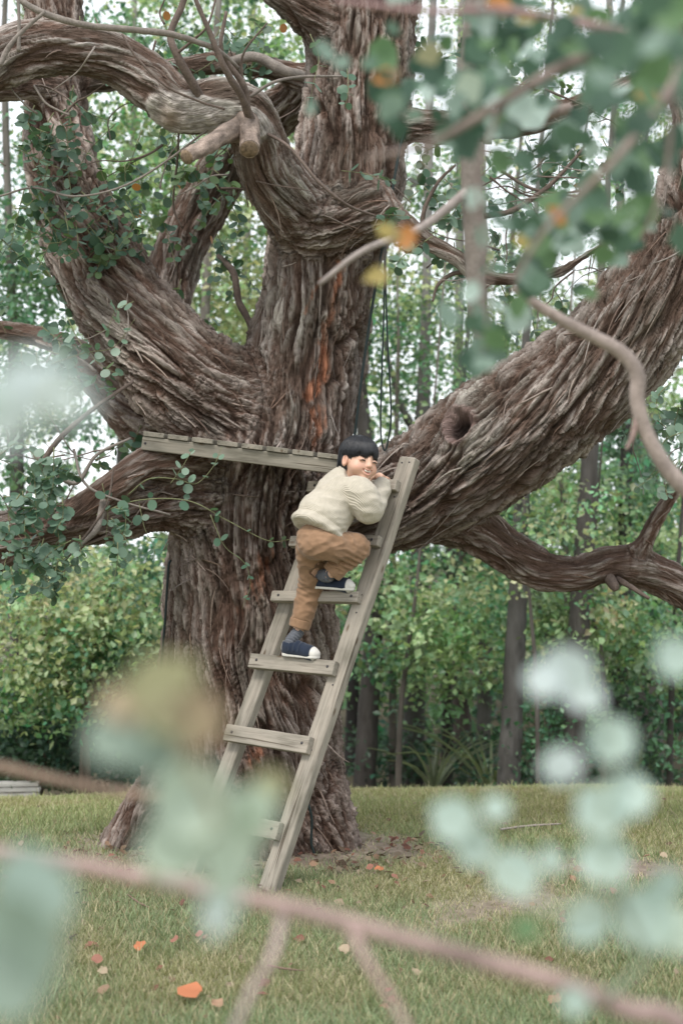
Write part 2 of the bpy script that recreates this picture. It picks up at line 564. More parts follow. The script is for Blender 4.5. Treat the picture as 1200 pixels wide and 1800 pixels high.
LIMBS = {
 'trunk':   ([(438, 1530, 7.12), (437, 1440, 7.12), (437, 1330, 7.12), (436, 1200, 7.12), (437, 1080, 7.12), (445, 980, 7.12), (462, 880, 7.10), (490, 800, 7.08), (512, 740, 7.08),
              (536, 640, 7.08), (556, 540, 7.06), (568, 450, 7.05), (590, 380, 7.03), (607, 300, 7.03), (618, 220, 7.05), (632, 120, 7.07), (648, 0, 7.1), (655, -80, 7.1)],
             [190, 172, 160, 154, 150, 148, 142, 122, 112, 103, 97, 94, 98, 98, 93, 92, 90, 84]),
 'left':    ([(470, 820, 7.12), (400, 730, 7.0), (330, 672, 6.92), (255, 590, 6.95), (195, 500, 7.05), (148, 410, 7.15), (112, 320, 7.25), (98, 220, 7.35), (100, 120, 7.42), (92, 0, 7.5), (85, -70, 7.5)],
             [100, 98, 92, 86, 80, 72, 63, 54, 50, 48, 46]),
 'elbow':   ([(590, 400, 7.0), (545, 385, 6.85), (505, 350, 6.70), (468, 300, 6.60), (452, 245, 6.52), (430, 200, 6.46), (385, 186, 6.42), (320, 190, 6.40), (272, 150, 6.42), (215, 110, 6.42), (150, 88, 6.40), (80, 84, 6.36), (0, 104, 6.3), (-70, 150, 6.25)],
             [62, 62, 57, 53, 48, 46, 46, 42, 44, 42, 44, 48, 50, 50]),
 'right':   ([(470, 940, 7.15), (560, 915, 7.0), (650, 890, 6.90), (740, 858, 6.85), (830, 800, 6.80), (920, 738, 6.74), (1010, 678, 6.68), (1090, 600, 6.62), (1160, 505, 6.58), (1225, 380, 6.56), (1250, 240, 6.56), (1232, 80, 6.6), (1225, -60, 6.6)],
             [84, 82, 84, 92, 104, 104, 101, 98, 92, 80, 66, 60, 58]),
 'lowright':([(760, 900, 6.95), (830, 925, 7.0), (890, 965, 7.02), (950, 1000, 7.05), (1010, 1010, 7.05), (1075, 992, 7.05), (1140, 1005, 7.05), (1200, 1035, 7.05), (1280, 1080, 7.05), (1400, 1090, 7.1), (1540, 1020, 7.2)],
             [48, 44, 40, 36, 31, 31, 31, 32, 29, 20, 7]),
 'spur':    ([(1105, 1000, 7.05), (1128, 962, 7.0), (1152, 915, 6.95), (1180, 868, 6.9), (1230, 790, 6.85)], [24, 17, 14, 13, 11]),
 'lowleft': ([(450, 900, 7.08), (370, 882, 6.90), (290, 880, 6.75), (215, 900, 6.65), (140, 920, 6.58), (70, 930, 6.52), (-10, 940, 6.48), (-90, 950, 6.45)],
             [92, 70, 53, 44, 40, 37, 35, 33]),
 'lowleft2':([(400, 815, 6.95), (330, 812, 6.68), (262, 812, 6.55), (205, 850, 6.5), (150, 888, 6.5), (80, 930, 6.5), (0, 985, 6.5), (-60, 1020, 6.5)],
             [45, 34, 27, 25, 25, 24, 22, 20]),
 'behind':  ([(560, 150, 7.3), (480, 205, 7.7), (420, 265, 7.95), (365, 350, 8.05), (318, 440, 8.05), (290, 530, 7.95), (285, 640, 7.75), (330, 760, 7.5)],
             [36, 42, 45, 46, 46, 46, 50, 60]),
 'lowback': ([(330, 780, 7.4), (250, 740, 7.5), (190, 690, 7.6), (130, 620, 7.75), (60, 590, 7.9), (-60, 570, 8.0)], [60, 48, 34, 24, 18, 16]),
 'thin':    ([(600, 335, 7.0), (655, 345, 6.82), (700, 385, 6.75), (750, 425, 6.72), (800, 452, 6.7), (835, 480, 6.7), (905, 492, 6.7), (980, 478, 6.7), (1060, 430, 6.7)],
             [30, 28, 20, 16, 15, 15, 12, 10, 8]),
 'topleft': ([(640, 130, 7.05), (580, 60, 6.95), (520, 5, 6.85), (450, -50, 6.8)], [50, 40, 34, 30]),
 'tophor':  ([(640, 215, 7.1), (740, 222, 7.0), (850, 222, 6.9), (960, 205, 6.85), (1060, 170, 6.8), (1150, 130, 6.7), (1230, 90, 6.6)], [40, 30, 26, 24, 22, 22, 22]),
 'horback': ([(100, 150, 7.3), (30, 150, 7.1), (-60, 160, 7.0)], [26, 26, 26]),
 'horback2':([(100, 140, 7.4), (170, 140, 7.4), (260, 130, 7.4), (400, 110, 7.4), (560, 140, 7.2)], [20, 22, 20, 20, 22]),
 'rootL':   ([(390, 1330, 7.05), (310, 1400, 6.98), (255, 1455, 6.95), (225, 1500, 6.93), (205, 1545, 6.93)], [100, 78, 58, 50, 48]),
 'rootR':   ([(500, 1360, 7.0), (560, 1440, 6.92), (590, 1500, 6.86), (605, 1545, 6.84)], [92, 62, 44, 40]),
 'rootM':   ([(440, 1330, 6.95), (450, 1440, 6.80), (455, 1500, 6.72), (458, 1545, 6.70)], [95, 70, 52, 46]),
 'burl':    ([(520, 385, 6.80), (575, 395, 6.78), (640, 375, 6.80)], [52, 50, 48]),
}
STYLE = {  # bark relief, redness
 'trunk': (1.05, 0.40), 'left': (0.85, 0.6), 'elbow': (0.55, 0.05), 'right': (0.9, 0.15), 'lowright': (0.62, 0.25), 'spur': (0.35, 0.5),
 'lowleft': (0.8, 0.5), 'lowleft2': (0.35, 0.75), 'behind': (0.6, 0.4), 'lowback': (0.6, 0.5), 'thin': (0.3, 0.3), 'topleft': (0.6, 0.4),
 'tophor': (0.4, 0.5), 'horback': (0.4, 0.4), 'horback2': (0.35, 0.4), 'rootL': (0.9, 0.3), 'rootR': (1.0, 0.4), 'rootM': (1.0, 0.5), 'burl': (1.0, 0.35)}

LS = {k: limb(*v) for k, v in LIMBS.items()}
KB = {'burl': 0.08, 'thin': 0.05, 'spur': 0.05, 'lowright': 0.06, 'lowleft2': 0.06, 'horback': 0.05, 'horback2': 0.05, 'tophor': 0.06, 'elbow': 0.07}

def bark_relief(x, y, s, seed, r):
    """fibrous interlaced strands, running along s"""
    n = len(x)
    o = seed * 11.7
    wv = np.column_stack([x * 2.2 + o, y * 2.2, s * 1.7])
    wx = noise(wv); wy = noise(wv + 31.4)
    wv2 = np.column_stack([x * 8 + o, y * 8, s * 3.6])
    wx2 = noise(wv2 + 5.5); wy2 = noise(wv2 + 77.7)
    X = x + 0.080 * wx + 0.024 * wx2; Y = y + 0.080 * wy + 0.024 * wy2
    q = lambda f, st: np.column_stack([X * f + o, Y * f - o, s * f / st])
    n1 = noise(q(19.0, 9.0)); n2 = noise(q(46.0, 10.0) + 3.3); n3 = noise(q(96.0, 11.0) + 8.1); n4 = noise(q(170.0, 12.0) + 1.7)
    b1 = np.clip(np.abs(n1) * 3.2, 0, 1) ** 0.6
    b2 = np.clip(np.abs(n2) * 3.2, 0, 1) ** 0.55
    b3 = np.clip(np.abs(n3) * 3.2, 0, 1) ** 0.6
    brk = noise(np.column_stack([X * 24 + o, Y * 24, s * 8.0]) + 50)
    fl = noise(np.column_stack([X * 26 + o, Y * 26, s * 4.2]) + 21.0)
    flake = sstep(-0.03, 0.05, fl)
    cr = noise(np.column_stack([X * 7.5 + o, Y * 7.5, s * 1.1]) + 63.0)
    crack = np.exp(-(cr / 0.045) ** 2)
    h = 0.018 * (b1 - 0.7) + 0.018 * (b2 - 0.7) + 0.0125 * (b3 - 0.7) + 0.006 * n4 + 0.011 * brk + 0.009 * n1 + 0.010 * (flake - 0.5) - 0.030 * crack
    # broad muscles of the limb
    big = noise(np.column_stack([x * 3.4 + o, y * 3.4, s * 1.3]) + 9.9)
    return h, b1, b2, b3, big, X, Y, n4, flake, crack

def mat_bark():
    m, t, b = mat_new('bark')
    at = node(t, 'ShaderNodeVertexColor', layer_name='col')
    vec = node(t, 'ShaderNodeAttribute', attribute_name='bk').outputs['Vector']
    n1 = node(t, 'ShaderNodeTexNoise'); n1.inputs['Scale'].default_value = 85; n1.inputs['Detail'].default_value = 8; n1.inputs['Roughness'].default_value = 0.72
    t.links.new(vec, n1.inputs['Vector'])
    r1 = ramp(t, [(0.28, (0.45, 0.42, 0.40)), (0.5, (0.95, 0.94, 0.93)), (0.72, (1.55, 1.57, 1.6))])
    t.links.new(n1.outputs['Fac'], r1.inputs[0])
    mul = node(t, 'ShaderNodeMix', data_type='RGBA', blend_type='MULTIPLY'); mul.inputs['Factor'].default_value = 1
    t.links.new(at.outputs[0], mul.inputs['A']); t.links.new(r1.outputs[0], mul.inputs['B'])
    t.links.new(mul.outputs['Result'], b.inputs['Base Color'])
    # fine fibres: billowed noise
    n2 = node(t, 'ShaderNodeTexNoise'); n2.inputs['Scale'].default_value = 110; n2.inputs['Detail'].default_value = 3
    t.links.new(vec, n2.inputs['Vector'])
    s1 = node(t, 'ShaderNodeMath', operation='SUBTRACT'); s1.inputs[1].default_value = 0.5; t.links.new(n2.outputs['Fac'], s1.inputs[0])
    s2 = node(t, 'ShaderNodeMath', operation='ABSOLUTE'); t.links.new(s1.outputs[0], s2.inputs[0])
    s3 = node(t, 'ShaderNodeMath', operation='MULTIPLY_ADD'); s3.inputs[1].default_value = 3.0; t.links.new(s2.outputs[0], s3.inputs[0]); t.links.new(n1.outputs['Fac'], s3.inputs[2])
    bump(t, b, s3.outputs[0], 1.0, 0.009)
    b.inputs['Roughness'].default_value = 0.93
    b.inputs['Specular IOR Level'].default_value = 0.12
    return m

def refine(V, F, Nn, fl):
    """split the flagged quads in four; their neighbours become n-gons, so no cracks"""
    E = np.stack([F, np.roll(F, -1, 1)], -1)
    key = np.sort(E, -1).reshape(-1, 2)
    uk, inv = np.unique(key[:, 0].astype(np.int64) * len(V) + key[:, 1], return_inverse=True)
    FE = inv.reshape(-1, 4)
    ef = np.zeros(len(uk), bool); ef[FE[fl].ravel()] = True
    a, b = uk[ef] // len(V), uk[ef] % len(V)
    mid = np.full(len(uk), -1); mid[ef] = len(V) + np.arange(ef.sum())
    # lift midpoints to the smooth surface a little
    em = 0.5 * (V[a] + V[b]); en = Nn[a] + Nn[b]
    d = ((V[b] - V[a]) * (Nn[b] - Nn[a])).sum(1) / 8
    en = en / (np.linalg.norm(en, axis=1)[:, None] + 1e-9)
    em = em + en * d[:, None]
    fs = F[fl]
    cc = em[mid[FE[fl]] - len(V)].mean(1); cn = Nn[fs].mean(1); cn /= np.linalg.norm(cn, axis=1)[:, None] + 1e-9
    ci = len(V) + len(em) + np.arange(len(fs))
    M = mid[FE[fl]]
    quads = np.concatenate([np.stack([fs[:, k], M[:, k], ci, M[:, k - 1]], 1) for k in range(4)])
    out = [quads]
    rest, RE = F[~fl], FE[~fl]
    pat = (ef[RE] * np.array([1, 2, 4, 8])).sum(1)
    for p in range(16):
        s = pat == p
        if not s.any(): continue
        cols = []
        for k in range(4):
            cols.append(rest[s][:, k])
            if p >> k & 1: cols.append(mid[RE[s][:, k]])
        out.append(np.stack(cols, 1))
    return np.vstack([V, em, cc]), out, np.vstack([Nn, en, cn])

def build_tree():
    allp = np.vstack([c for c, r in LS.values()])
    G = Grid(allp.min(0) - 0.35, allp.max(0) + 0.35, 0.028)
    # flatten below ground
    for k, (C, r) in LS.items():
        kk = KB.get(k, 0.10)
        sub = None
        # one distance field per limb, then a smooth union with the rest
        r0 = r.max() + 0.05
        lo, hi = C.min(0) - r0 - kk, C.max(0) + r0 + kk
        g2 = Grid(G.lo + np.floor((lo - G.lo) / G.h) * G.h, hi, G.h)
        for q in range(len(C) - 1):
            g2.cone(C[q], C[q + 1], r[q], r[q + 1], 0.012)
        a = np.round((g2.lo - G.lo) / G.h).astype(int)
        s0 = np.maximum(a, 0); e = np.minimum(a + g2.n, G.n)
        sl = tuple(slice(s0[i], e[i]) for i in range(3)); sl2 = tuple(slice(s0[i] - a[i], e[i] - a[i]) for i in range(3))
        A, B = G.D[sl], g2.D[sl2]
        hh = np.maximum(kk - np.abs(A - B), 0) / kk
        G.D[sl] = np.minimum(A, B) - hh * hh * kk / 4
    V, F = G.nets()
    V, F, Nn = subdiv(V, F, 1, smooth_it=2)
    V = V.astype(np.float64)
    px = V[:, 0] / V[:, 1] * FPX + 600; py = HOR - (V[:, 2] - CAMH) / V[:, 1] * FPX
    vis = (Nn[:, 1] < 0.30) & (px > -60) & (px < 1260) & (py > -60) & (V[:, 2] > -0.05)
    V, F, Nn = refine(V, F, Nn, vis[F].any(1))
    n = len(V)
    H = np.zeros(n); W = np.zeros(n); COLR = np.zeros((n, 3)); best = np.full(n, 9.0); BK = np.zeros((n, 3)); LOW = np.zeros(n)
    for si, (k, (C, r)) in enumerate(LS.items()):
        T, N, B = frames(C)
        S = np.concatenate([[0], np.cumsum(np.linalg.norm(np.diff(C, axis=0), axis=1))])
        m0 = r.max() + 0.2
        sel = np.where(((V > C.min(0) - m0) & (V < C.max(0) + m0)).all(1))[0]
        if not len(sel): continue
        p = V[sel]
        j = np.empty(len(sel), int)
        for a in range(0, len(sel), 40000):
            pp = p[a:a + 40000]
            d2 = (pp ** 2).sum(1)[:, None] - 2 * pp @ C.T + (C ** 2).sum(1)[None]
            j[a:a + 40000] = d2.argmin(1)
        rel = p - C[j]
        ds = np.clip((rel * T[j]).sum(1), -0.3, 0.3)
        s = S[j] + ds
        x = (rel * N[j]).sum(1); y = (rel * B[j]).sum(1)
        dist = np.sqrt((rel ** 2).sum(1)) - r[j]
        w = np.exp(-np.clip(dist, -0.05, 2) / 0.022)
        ok = w > 0.03
        sel, s, x, y, dist, w, rr = sel[ok], s[ok], x[ok], y[ok], dist[ok], w[ok], r[j][ok]
        tw = 0.55 * s if k in ('trunk', 'rootR', 'rootM') else 0.9 * s
        x, y = x * np.cos(tw) - y * np.sin(tw), x * np.sin(tw) + y * np.cos(tw)
        h, b1, b2, b3, big, X, Y, n4, flake, crack = bark_relief(x, y, s, si, rr)
        amp, red = STYLE[k]
        sc = np.clip(rr / 0.2, 0.35, 1.0)
        disp = h * amp * (0.45 + 0.55 * sc) * 1.35 + big * np.minimum(rr * 0.22, 0.045)
        strand = noise(np.column_stack([X * 21 + si, Y * 21, s * 1.7]))
        patch = fbm(np.column_stack([x * 3 + si, y * 3, s * 2.0]) + 4.0, 2)
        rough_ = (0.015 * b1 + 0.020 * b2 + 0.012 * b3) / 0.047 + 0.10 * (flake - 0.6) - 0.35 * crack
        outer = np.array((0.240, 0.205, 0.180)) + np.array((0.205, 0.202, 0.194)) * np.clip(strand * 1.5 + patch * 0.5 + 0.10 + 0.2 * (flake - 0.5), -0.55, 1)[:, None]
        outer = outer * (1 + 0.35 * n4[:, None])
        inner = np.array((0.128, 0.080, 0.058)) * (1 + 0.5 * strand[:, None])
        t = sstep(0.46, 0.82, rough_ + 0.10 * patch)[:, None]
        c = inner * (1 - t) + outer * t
        rd = np.clip(red + 0.9 * patch + 0.5 * strand, 0, 1)[:, None]
        c = c * (1 - 0.6 * rd) + c * np.array((0.98, 0.80, 0.72)) * 0.6 * rd
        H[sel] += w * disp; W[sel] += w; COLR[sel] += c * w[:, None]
        up = dist < best[sel]
        ss = sel[up]; best[ss] = dist[up]
        BK[ss] = np.column_stack([X, Y, s * 0.12])[up] + si * 3.0
    W = np.maximum(W, 1e-6)
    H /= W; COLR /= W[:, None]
    # ---- special places, by world position
    def near(p, rad): return np.exp(-(((V - np.asarray(p)) / rad) ** 2).sum(1))
    def seg(a, b, rad):
        a, b = np.asarray(a), np.asarray(b); ab = b - a
        t = np.clip(((V - a) @ ab) / (ab @ ab), 0, 1)
        return np.exp(-(((V - a - t[:, None] * ab) / rad) ** 2).sum(1))
    def seg2(a, b, rad):
        a, b = np.asarray(a)[[0, 2]], np.asarray(b)[[0, 2]]; ab = b - a; U = V[:, [0, 2]]
        t = np.clip(((U - a) @ ab) / (ab @ ab), 0, 1)
        return np.exp(-(((U - a - t[:, None] * ab) / rad) ** 2).sum(1))
    # orange heartwood tears on the front of the trunk
    fib = noise(BK * np.array((55, 55, 60.0)))
    front = sstep(7.0, 6.9, V[:, 1])
    tear = np.maximum.reduce([seg2(P(600, 462, 6.78), P(585, 545, 6.76), 0.020), seg2(P(585, 545, 6.76), P(566, 600, 6.76), 0.024),
                              seg2(P(574, 570, 6.76), P(572, 660, 6.76), 0.034), seg2(P(572, 660, 6.76), P(545, 690, 6.76), 0.045),
                              0.9 * seg2(P(562, 490, 6.78), P(535, 550, 6.78), 0.014), 0.7 * seg2(P(560, 720, 6.76), P(555, 780, 6.76), 0.05),
                              0.55 * seg2(P(470, 980, 6.7), P(440, 1080, 6.7), 0.07), 0.5 * seg2(P(440, 1270, 6.7), P(450, 1330, 6.65), 0.07)])
    tear = sstep(0.42, 0.95, tear + 0.75 * fib) * front * 0.9
    COLR = COLR * (1 - tear[:, None]) + (np.array((0.34, 0.120, 0.050)) * (1 + 0.9 * fib[:, None])) * tear[:, None]
    H -= 0.022 * seg2(P(572, 580, 6.76), P(560, 690, 6.76), 0.045) * front
    # pale bare wood on the elbow
    bare = np.maximum.reduce([seg(P(290, 195, 6.32), P(345, 205, 6.3), 0.12), seg(P(345, 205, 6.3), P(440, 225, 6.35), 0.11)])
    bare = sstep(0.40, 0.62, bare + 0.12 * fbm(V * 14, 2)) * sstep(P(0, 166, 6.35)[2] + 0.02, P(0, 180, 6.35)[2], V[:, 2]) * sstep(6.48, 6.40, V[:, 1])
    bl = fbm(V * 22, 3)[:, None]
    bcol = np.array((0.36, 0.325, 0.295)) * (1 + 0.75 * bl)
    rust = near(P(292, 212, 6.3), 0.06)[:, None]
    bcol = bcol * (1 - 0.7 * rust) + np.array((0.30, 0.16, 0.075)) * 0.7 * rust
    COLR = COLR * (1 - bare[:, None]) + bcol * bare[:, None]
    H = H * (1 - 0.85 * bare) + 0.012 * bare + 0.013 * bare * bl[:, 0]
    # cool grey-green tone on the trunk's weathered face and on limb tops
    gl = sstep(0.05, 0.45, fbm(V * np.array((5, 5, 2.2)) + 12, 3))[:, None]
    COLR = COLR * (1 - 0.30 * gl) + np.array((0.20, 0.205, 0.165)) * 0.30 * gl * (COLR.mean(1)[:, None] / 0.17)
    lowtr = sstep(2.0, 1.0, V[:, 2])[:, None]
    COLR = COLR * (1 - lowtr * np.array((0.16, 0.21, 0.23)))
    # the knot hole on the right limb
    kc = P(812, 748, 6.42)
    ax = nrm(P(826, 722, 6.42) - P(800, 776, 6.42)); ay = nrm(np.cross(ax, (0, 1, 0)))
    rel = V - kc
    u = (rel @ ax) / 0.085; v = (rel @ ay) / 0.058; dk = np.sqrt(u * u + v * v) * (1 + 0.28 * noise(rel * 14 + 3.3) + 0.10 * noise(rel * 45))
    fr = sstep(6.80, 6.68, V[:, 1])
    hole = sstep(0.80, 0.42, dk) * fr
    ring = np.exp(-((dk - 1.0) / 0.20) ** 2) * fr
    coll = np.exp(-((dk - 1.55) / 0.45) ** 2) * fr
    blend = sstep(1.7, 1.1, dk) * fr
    H = H * (1 - 0.8 * blend) + 0.036 * ring + 0.016 * coll - 0.07 * hole + 0.5 * blend * H
    rc = np.array((0.20, 0.125, 0.110))
    bb = (sstep(1.35, 0.9, dk) * fr * 0.8)[:, None]
    COLR = COLR * (1 - bb) + rc * (1 + 0.5 * fib[:, None]) * bb
    hm = (sstep(0.75, 0.5, dk) * fr)[:, None]
    COLR = COLR * (1 - hm) + np.array((0.045, 0.030, 0.026)) * hm
    V2 = V + Nn * H[:, None]
    lum = COLR.mean(1)[:, None]
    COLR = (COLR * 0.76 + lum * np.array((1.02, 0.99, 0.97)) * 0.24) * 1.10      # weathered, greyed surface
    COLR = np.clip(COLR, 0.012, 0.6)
    m = mat_bark()
    print('tree verts', n)
    root = empty('old_tree', (P(437, 1475, 7.12)[0], 7.12, 0))
    tag(root, 'huge old tree with shaggy fibrous bark and spreading crooked limbs holding the ladder', 'tree')
    off = np.array(root.location)
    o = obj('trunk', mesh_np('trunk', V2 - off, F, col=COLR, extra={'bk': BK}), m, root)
    return root, V2, Nn, BK, COLR, m
TREE, TV, TN, TBK, TCOL, M_BARK = build_tree()
TOFF = np.array(TREE.location)

def tree_part(name, V, F, mat, col=None, smooth=True):
    c = None if col is None else (np.tile(col, (len(V), 1)) if np.ndim(col) == 1 else col)
    return obj(name, mesh_np(name, V - TOFF, F, col=c, smooth=smooth), mat, TREE)

# peeling strips of bark
def build_strips():
    cand = np.where((TN[:, 1] < -0.15) & (TV[:, 2] > 0.1))[0]
    px = TV[:, 0] / TV[:, 1] * FPX + 600; py = HOR - (TV[:, 2] - CAMH) / TV[:, 1] * FPX
    cand = cand[((px[cand] - 812) ** 2 + (py[cand] - 748) ** 2 > 70 ** 2) & (px[cand] > -20) & (px[cand] < 1220) & (py[cand] > -20)]
    wgt = np.where((px[cand] < 200) | (py[cand] < 260), 0.25, 1.0)
    pick = rng.choice(cand, 420, replace=False, p=wgt / wgt.sum())
    # strand direction = direction of slowest change of the bark coordinates: use neighbours through limb tangents
    TT, CC = [], []
    for k, (C, r) in LS.items():
        if STYLE[k][0] < 0.5: continue
        T, N, B = frames(C); TT.append(T); CC.append(C)
    TT, CC = np.vstack(TT), np.vstack(CC)
    parts, cols = [], []
    for i in pick:
        p, nn = TV[i], TN[i]
        t = TT[((CC - p) ** 2).sum(1).argmin()]
        t = nrm(t - nn * (t @ nn))
        sd = np.cross(nn, t)
        t = nrm(t + sd * rng.normal(0, 0.22))
        sd = np.cross(nn, t)
        L = rng.uniform(0.05, 0.20); w = rng.uniform(0.002, 0.006)
        if t[2] > 0: t = -t
        lift = rng.uniform(0.002, 0.016)
        cv = rng.normal(0, 0.20) * L
        pts = [p + t * L * u + nn * (0.004 + lift * u * u * (0.6 if u < 0.9 else 1)) + sd * cv * u * u + np.array((0, 0, -0.02)) * u * u for u in np.linspace(0, 1, 5)]
        pts[0] = p - nn * 0.004
        pts = np.array(pts)
        ww = w * np.array((0.8, 1, 0.9, 0.7, 0.25))
        V = np.vstack([pts + sd * ww[:, None] + nn * 0.002, pts - sd * ww[:, None], pts - nn * 0.003])
        k = np.arange(4)
        F = np.vstack([np.stack([k, k + 1, k + 6, k + 5], 1), np.stack([k + 5, k + 6, k + 11, k + 10], 1), np.stack([k + 10, k + 11, k + 1, k], 1)])
        parts.append((V, F))
        c = TCOL[i] * rng.uniform(0.7, 1.35) + np.array((0.02, 0.008, 0)) * rng.random()
        cols.append(np.tile(c, (len(V), 1)))
    V, F = merge(parts)
    o = tree_part('peeling_bark', V, F, mat_col('bark_strip', scale=90, bmp=0.3, dist=0.003), np.vstack(cols))
    o['kind'] = 'stuff'
build_strips()
# ================================================================ weathered timber: ladder and platform
def mat_wood(name, base, dark, axis_attr='grain'):
    m, t, b = mat_new(name)
    vec = node(t, 'ShaderNodeAttribute', attribute_name='grain').outputs['Vector']
    mp = node(t, 'ShaderNodeMapping'); mp.inputs['Scale'].default_value = (2.2, 46, 46)
    t.links.new(vec, mp.inputs['Vector'])
    n1 = node(t, 'ShaderNodeTexNoise'); n1.inputs['Scale'].default_value = 1.6; n1.inputs['Detail'].default_value = 8; n1.inputs['Roughness'].default_value = 0.7; n1.inputs['Distortion'].default_value = 0.8
    t.links.new(mp.outputs[0], n1.inputs['Vector'])
    mp2 = node(t, 'ShaderNodeMapping'); mp2.inputs['Scale'].default_value = (5, 14, 14)
    t.links.new(vec, mp2.inputs['Vector'])
    n2 = node(t, 'ShaderNodeTexNoise'); n2.inputs['Scale'].default_value = 1.0; n2.inputs['Detail'].default_value = 4
    t.links.new(mp2.outputs[0], n2.inputs['Vector'])
    r1 = ramp(t, [(0.25, dark), (0.48, base), (0.75, tuple(np.array(base) * 1.22))])
    t.links.new(n1.outputs['Fac'], r1.inputs[0])
    r2 = ramp(t, [(0.28, (0.55, 0.56, 0.52)), (0.5, (0.95, 0.95, 0.93)), (0.75, (1.2, 1.17, 1.14))])
    t.links.new(n2.outputs['Fac'], r2.inputs[0])
    mul = node(t, 'ShaderNodeMix', data_type='RGBA', blend_type='MULTIPLY'); mul.inputs['Factor'].default_value = 1
    t.links.new(r1.outputs[0], mul.inputs['A']); t.links.new(r2.outputs[0], mul.inputs['B'])
    t.links.new(mul.outputs['Result'], b.inputs['Base Color'])
    # drying splits and knots
    mp3 = node(t, 'ShaderNodeMapping'); mp3.inputs['Scale'].default_value = (1.3, 55, 55)
    t.links.new(vec, mp3.inputs['Vector'])
    n3 = node(t, 'ShaderNodeTexNoise'); n3.inputs['Scale'].default_value = 1.0; n3.inputs['Detail'].default_value = 2; n3.inputs['Distortion'].default_value = 0.3
    t.links.new(mp3.outputs[0], n3.inputs['Vector'])
    r3 = ramp(t, [(0.30, (0.30, 0.27, 0.24)), (0.345, (1, 1, 1))])
    t.links.new(n3.outputs['Fac'], r3.inputs[0])
    mp4 = node(t, 'ShaderNodeMapping'); mp4.inputs['Scale'].default_value = (6, 16, 16)
    t.links.new(vec, mp4.inputs['Vector'])
    vo = node(t, 'ShaderNodeTexVoronoi'); vo.inputs['Scale'].default_value = 1.0
    t.links.new(mp4.outputs[0], vo.inputs['Vector'])
    r4 = ramp(t, [(0.06, (0.42, 0.33, 0.25)), (0.15, (1, 1, 1))])
    t.links.new(vo.outputs['Distance'], r4.inputs[0])
    for rr_ in (r3, r4):
        m2 = node(t, 'ShaderNodeMix', data_type='RGBA', blend_type='MULTIPLY'); m2.inputs['Factor'].default_value = 0.85
        t.links.new(mul.outputs['Result'], m2.inputs['A']); t.links.new(rr_.outputs[0], m2.inputs['B'])
        mul = m2
    t.links.new(mul.outputs['Result'], b.inputs['Base Color'])
    b.inputs['Roughness'].default_value = 0.85
    b.inputs['Specular IOR Level'].default_value = 0.2
    bump(t, b, n1.outputs['Fac'], 0.55, 0.004)
    return m
M_WOOD = mat_wood('weathered_timber', (0.285, 0.258, 0.222), (0.14, 0.118, 0.098))
M_WOOD2 = mat_wood('weathered_deck_timber', (0.225, 0.205, 0.172), (0.11, 0.095, 0.075))
M_BOLT = mat_plain('old_bolt', (0.045, 0.042, 0.045), 0.55, 0.3, 200)

def plank(name, a, b, wdir, w, th, mat, parent, off, bev=0.005, seed=0, dents=0.0012):
    """board from a to b (centre line), wdir across its width; own grain coordinates"""
    a, b = np.asarray(a, float), np.asarray(b, float)
    t = nrm(b - a); wd = nrm(np.asarray(wdir) - t * (np.asarray(wdir) @ t)); n = np.cross(t, wd)
    L = np.linalg.norm(b - a)
    K = max(4, int(L / 0.05))
    # rounded rectangle section swept along, slightly uneven
    hw, ht = w / 2, th / 2
    sec = []
    for cx, cy, a0 in ((hw - bev, ht - bev, 0), (-hw + bev, ht - bev, 90), (-hw + bev, -ht + bev, 180), (hw - bev, -ht + bev, 270)):
        for q in (0, 45, 90):
            sec.append((cx + bev * math.cos(R(a0 + q)), cy + bev * math.sin(R(a0 + q))))
    sec = np.array(sec); ns = len(sec)
    us = np.concatenate([[0, bev / L], np.linspace(0, 1, K)[1:-1], [1 - bev / L, 1]])
    V, Gc = [], []
    for iu, u in enumerate(us):
        sc = sec * (1 - bev / np.array((hw, ht)) * 0.7) if iu in (0, len(us) - 1) else sec
        V.append(a + t * (u * L) + sc[:, :1] * wd + sc[:, 1:] * n)
        Gc.append(np.column_stack([np.full(ns, u * L), sc]))
    V = np.vstack(V); Gc = np.vstack(Gc) + np.array((seed * 1.7, seed * 0.31, seed * 0.13))
    V = V + (noise(V * 18 + seed)[:, None]) * (V - (a + ((V - a) @ t)[:, None] * t)) * (dents / 0.02)
    nu = len(us)
    i = np.arange(nu - 1)[:, None] * ns; j = np.arange(ns)[None]; k = (j + 1) % ns
    F = np.stack([i + j, i + k, i + ns + k, i + ns + j], -1).reshape(-1, 4)
    cap = np.arange(ns)[None]
    me = mesh_np(name, V - off, [F, cap[:, ::-1], cap + (nu - 1) * ns], smooth=False, extra={'grain': Gc})
    return obj(name, me, mat, parent), t, wd, n

def bolt(parent, p, n, r, off):
    n = nrm(n)
    V, F = tube_np([p - n * 0.004, p + n * 0.0015, p + n * 0.003], [r, r, r * 0.8], 10, 3, smooth_pts=False)
    return obj('bolt', mesh_np('bolt', V - off, F), M_BOLT, parent)

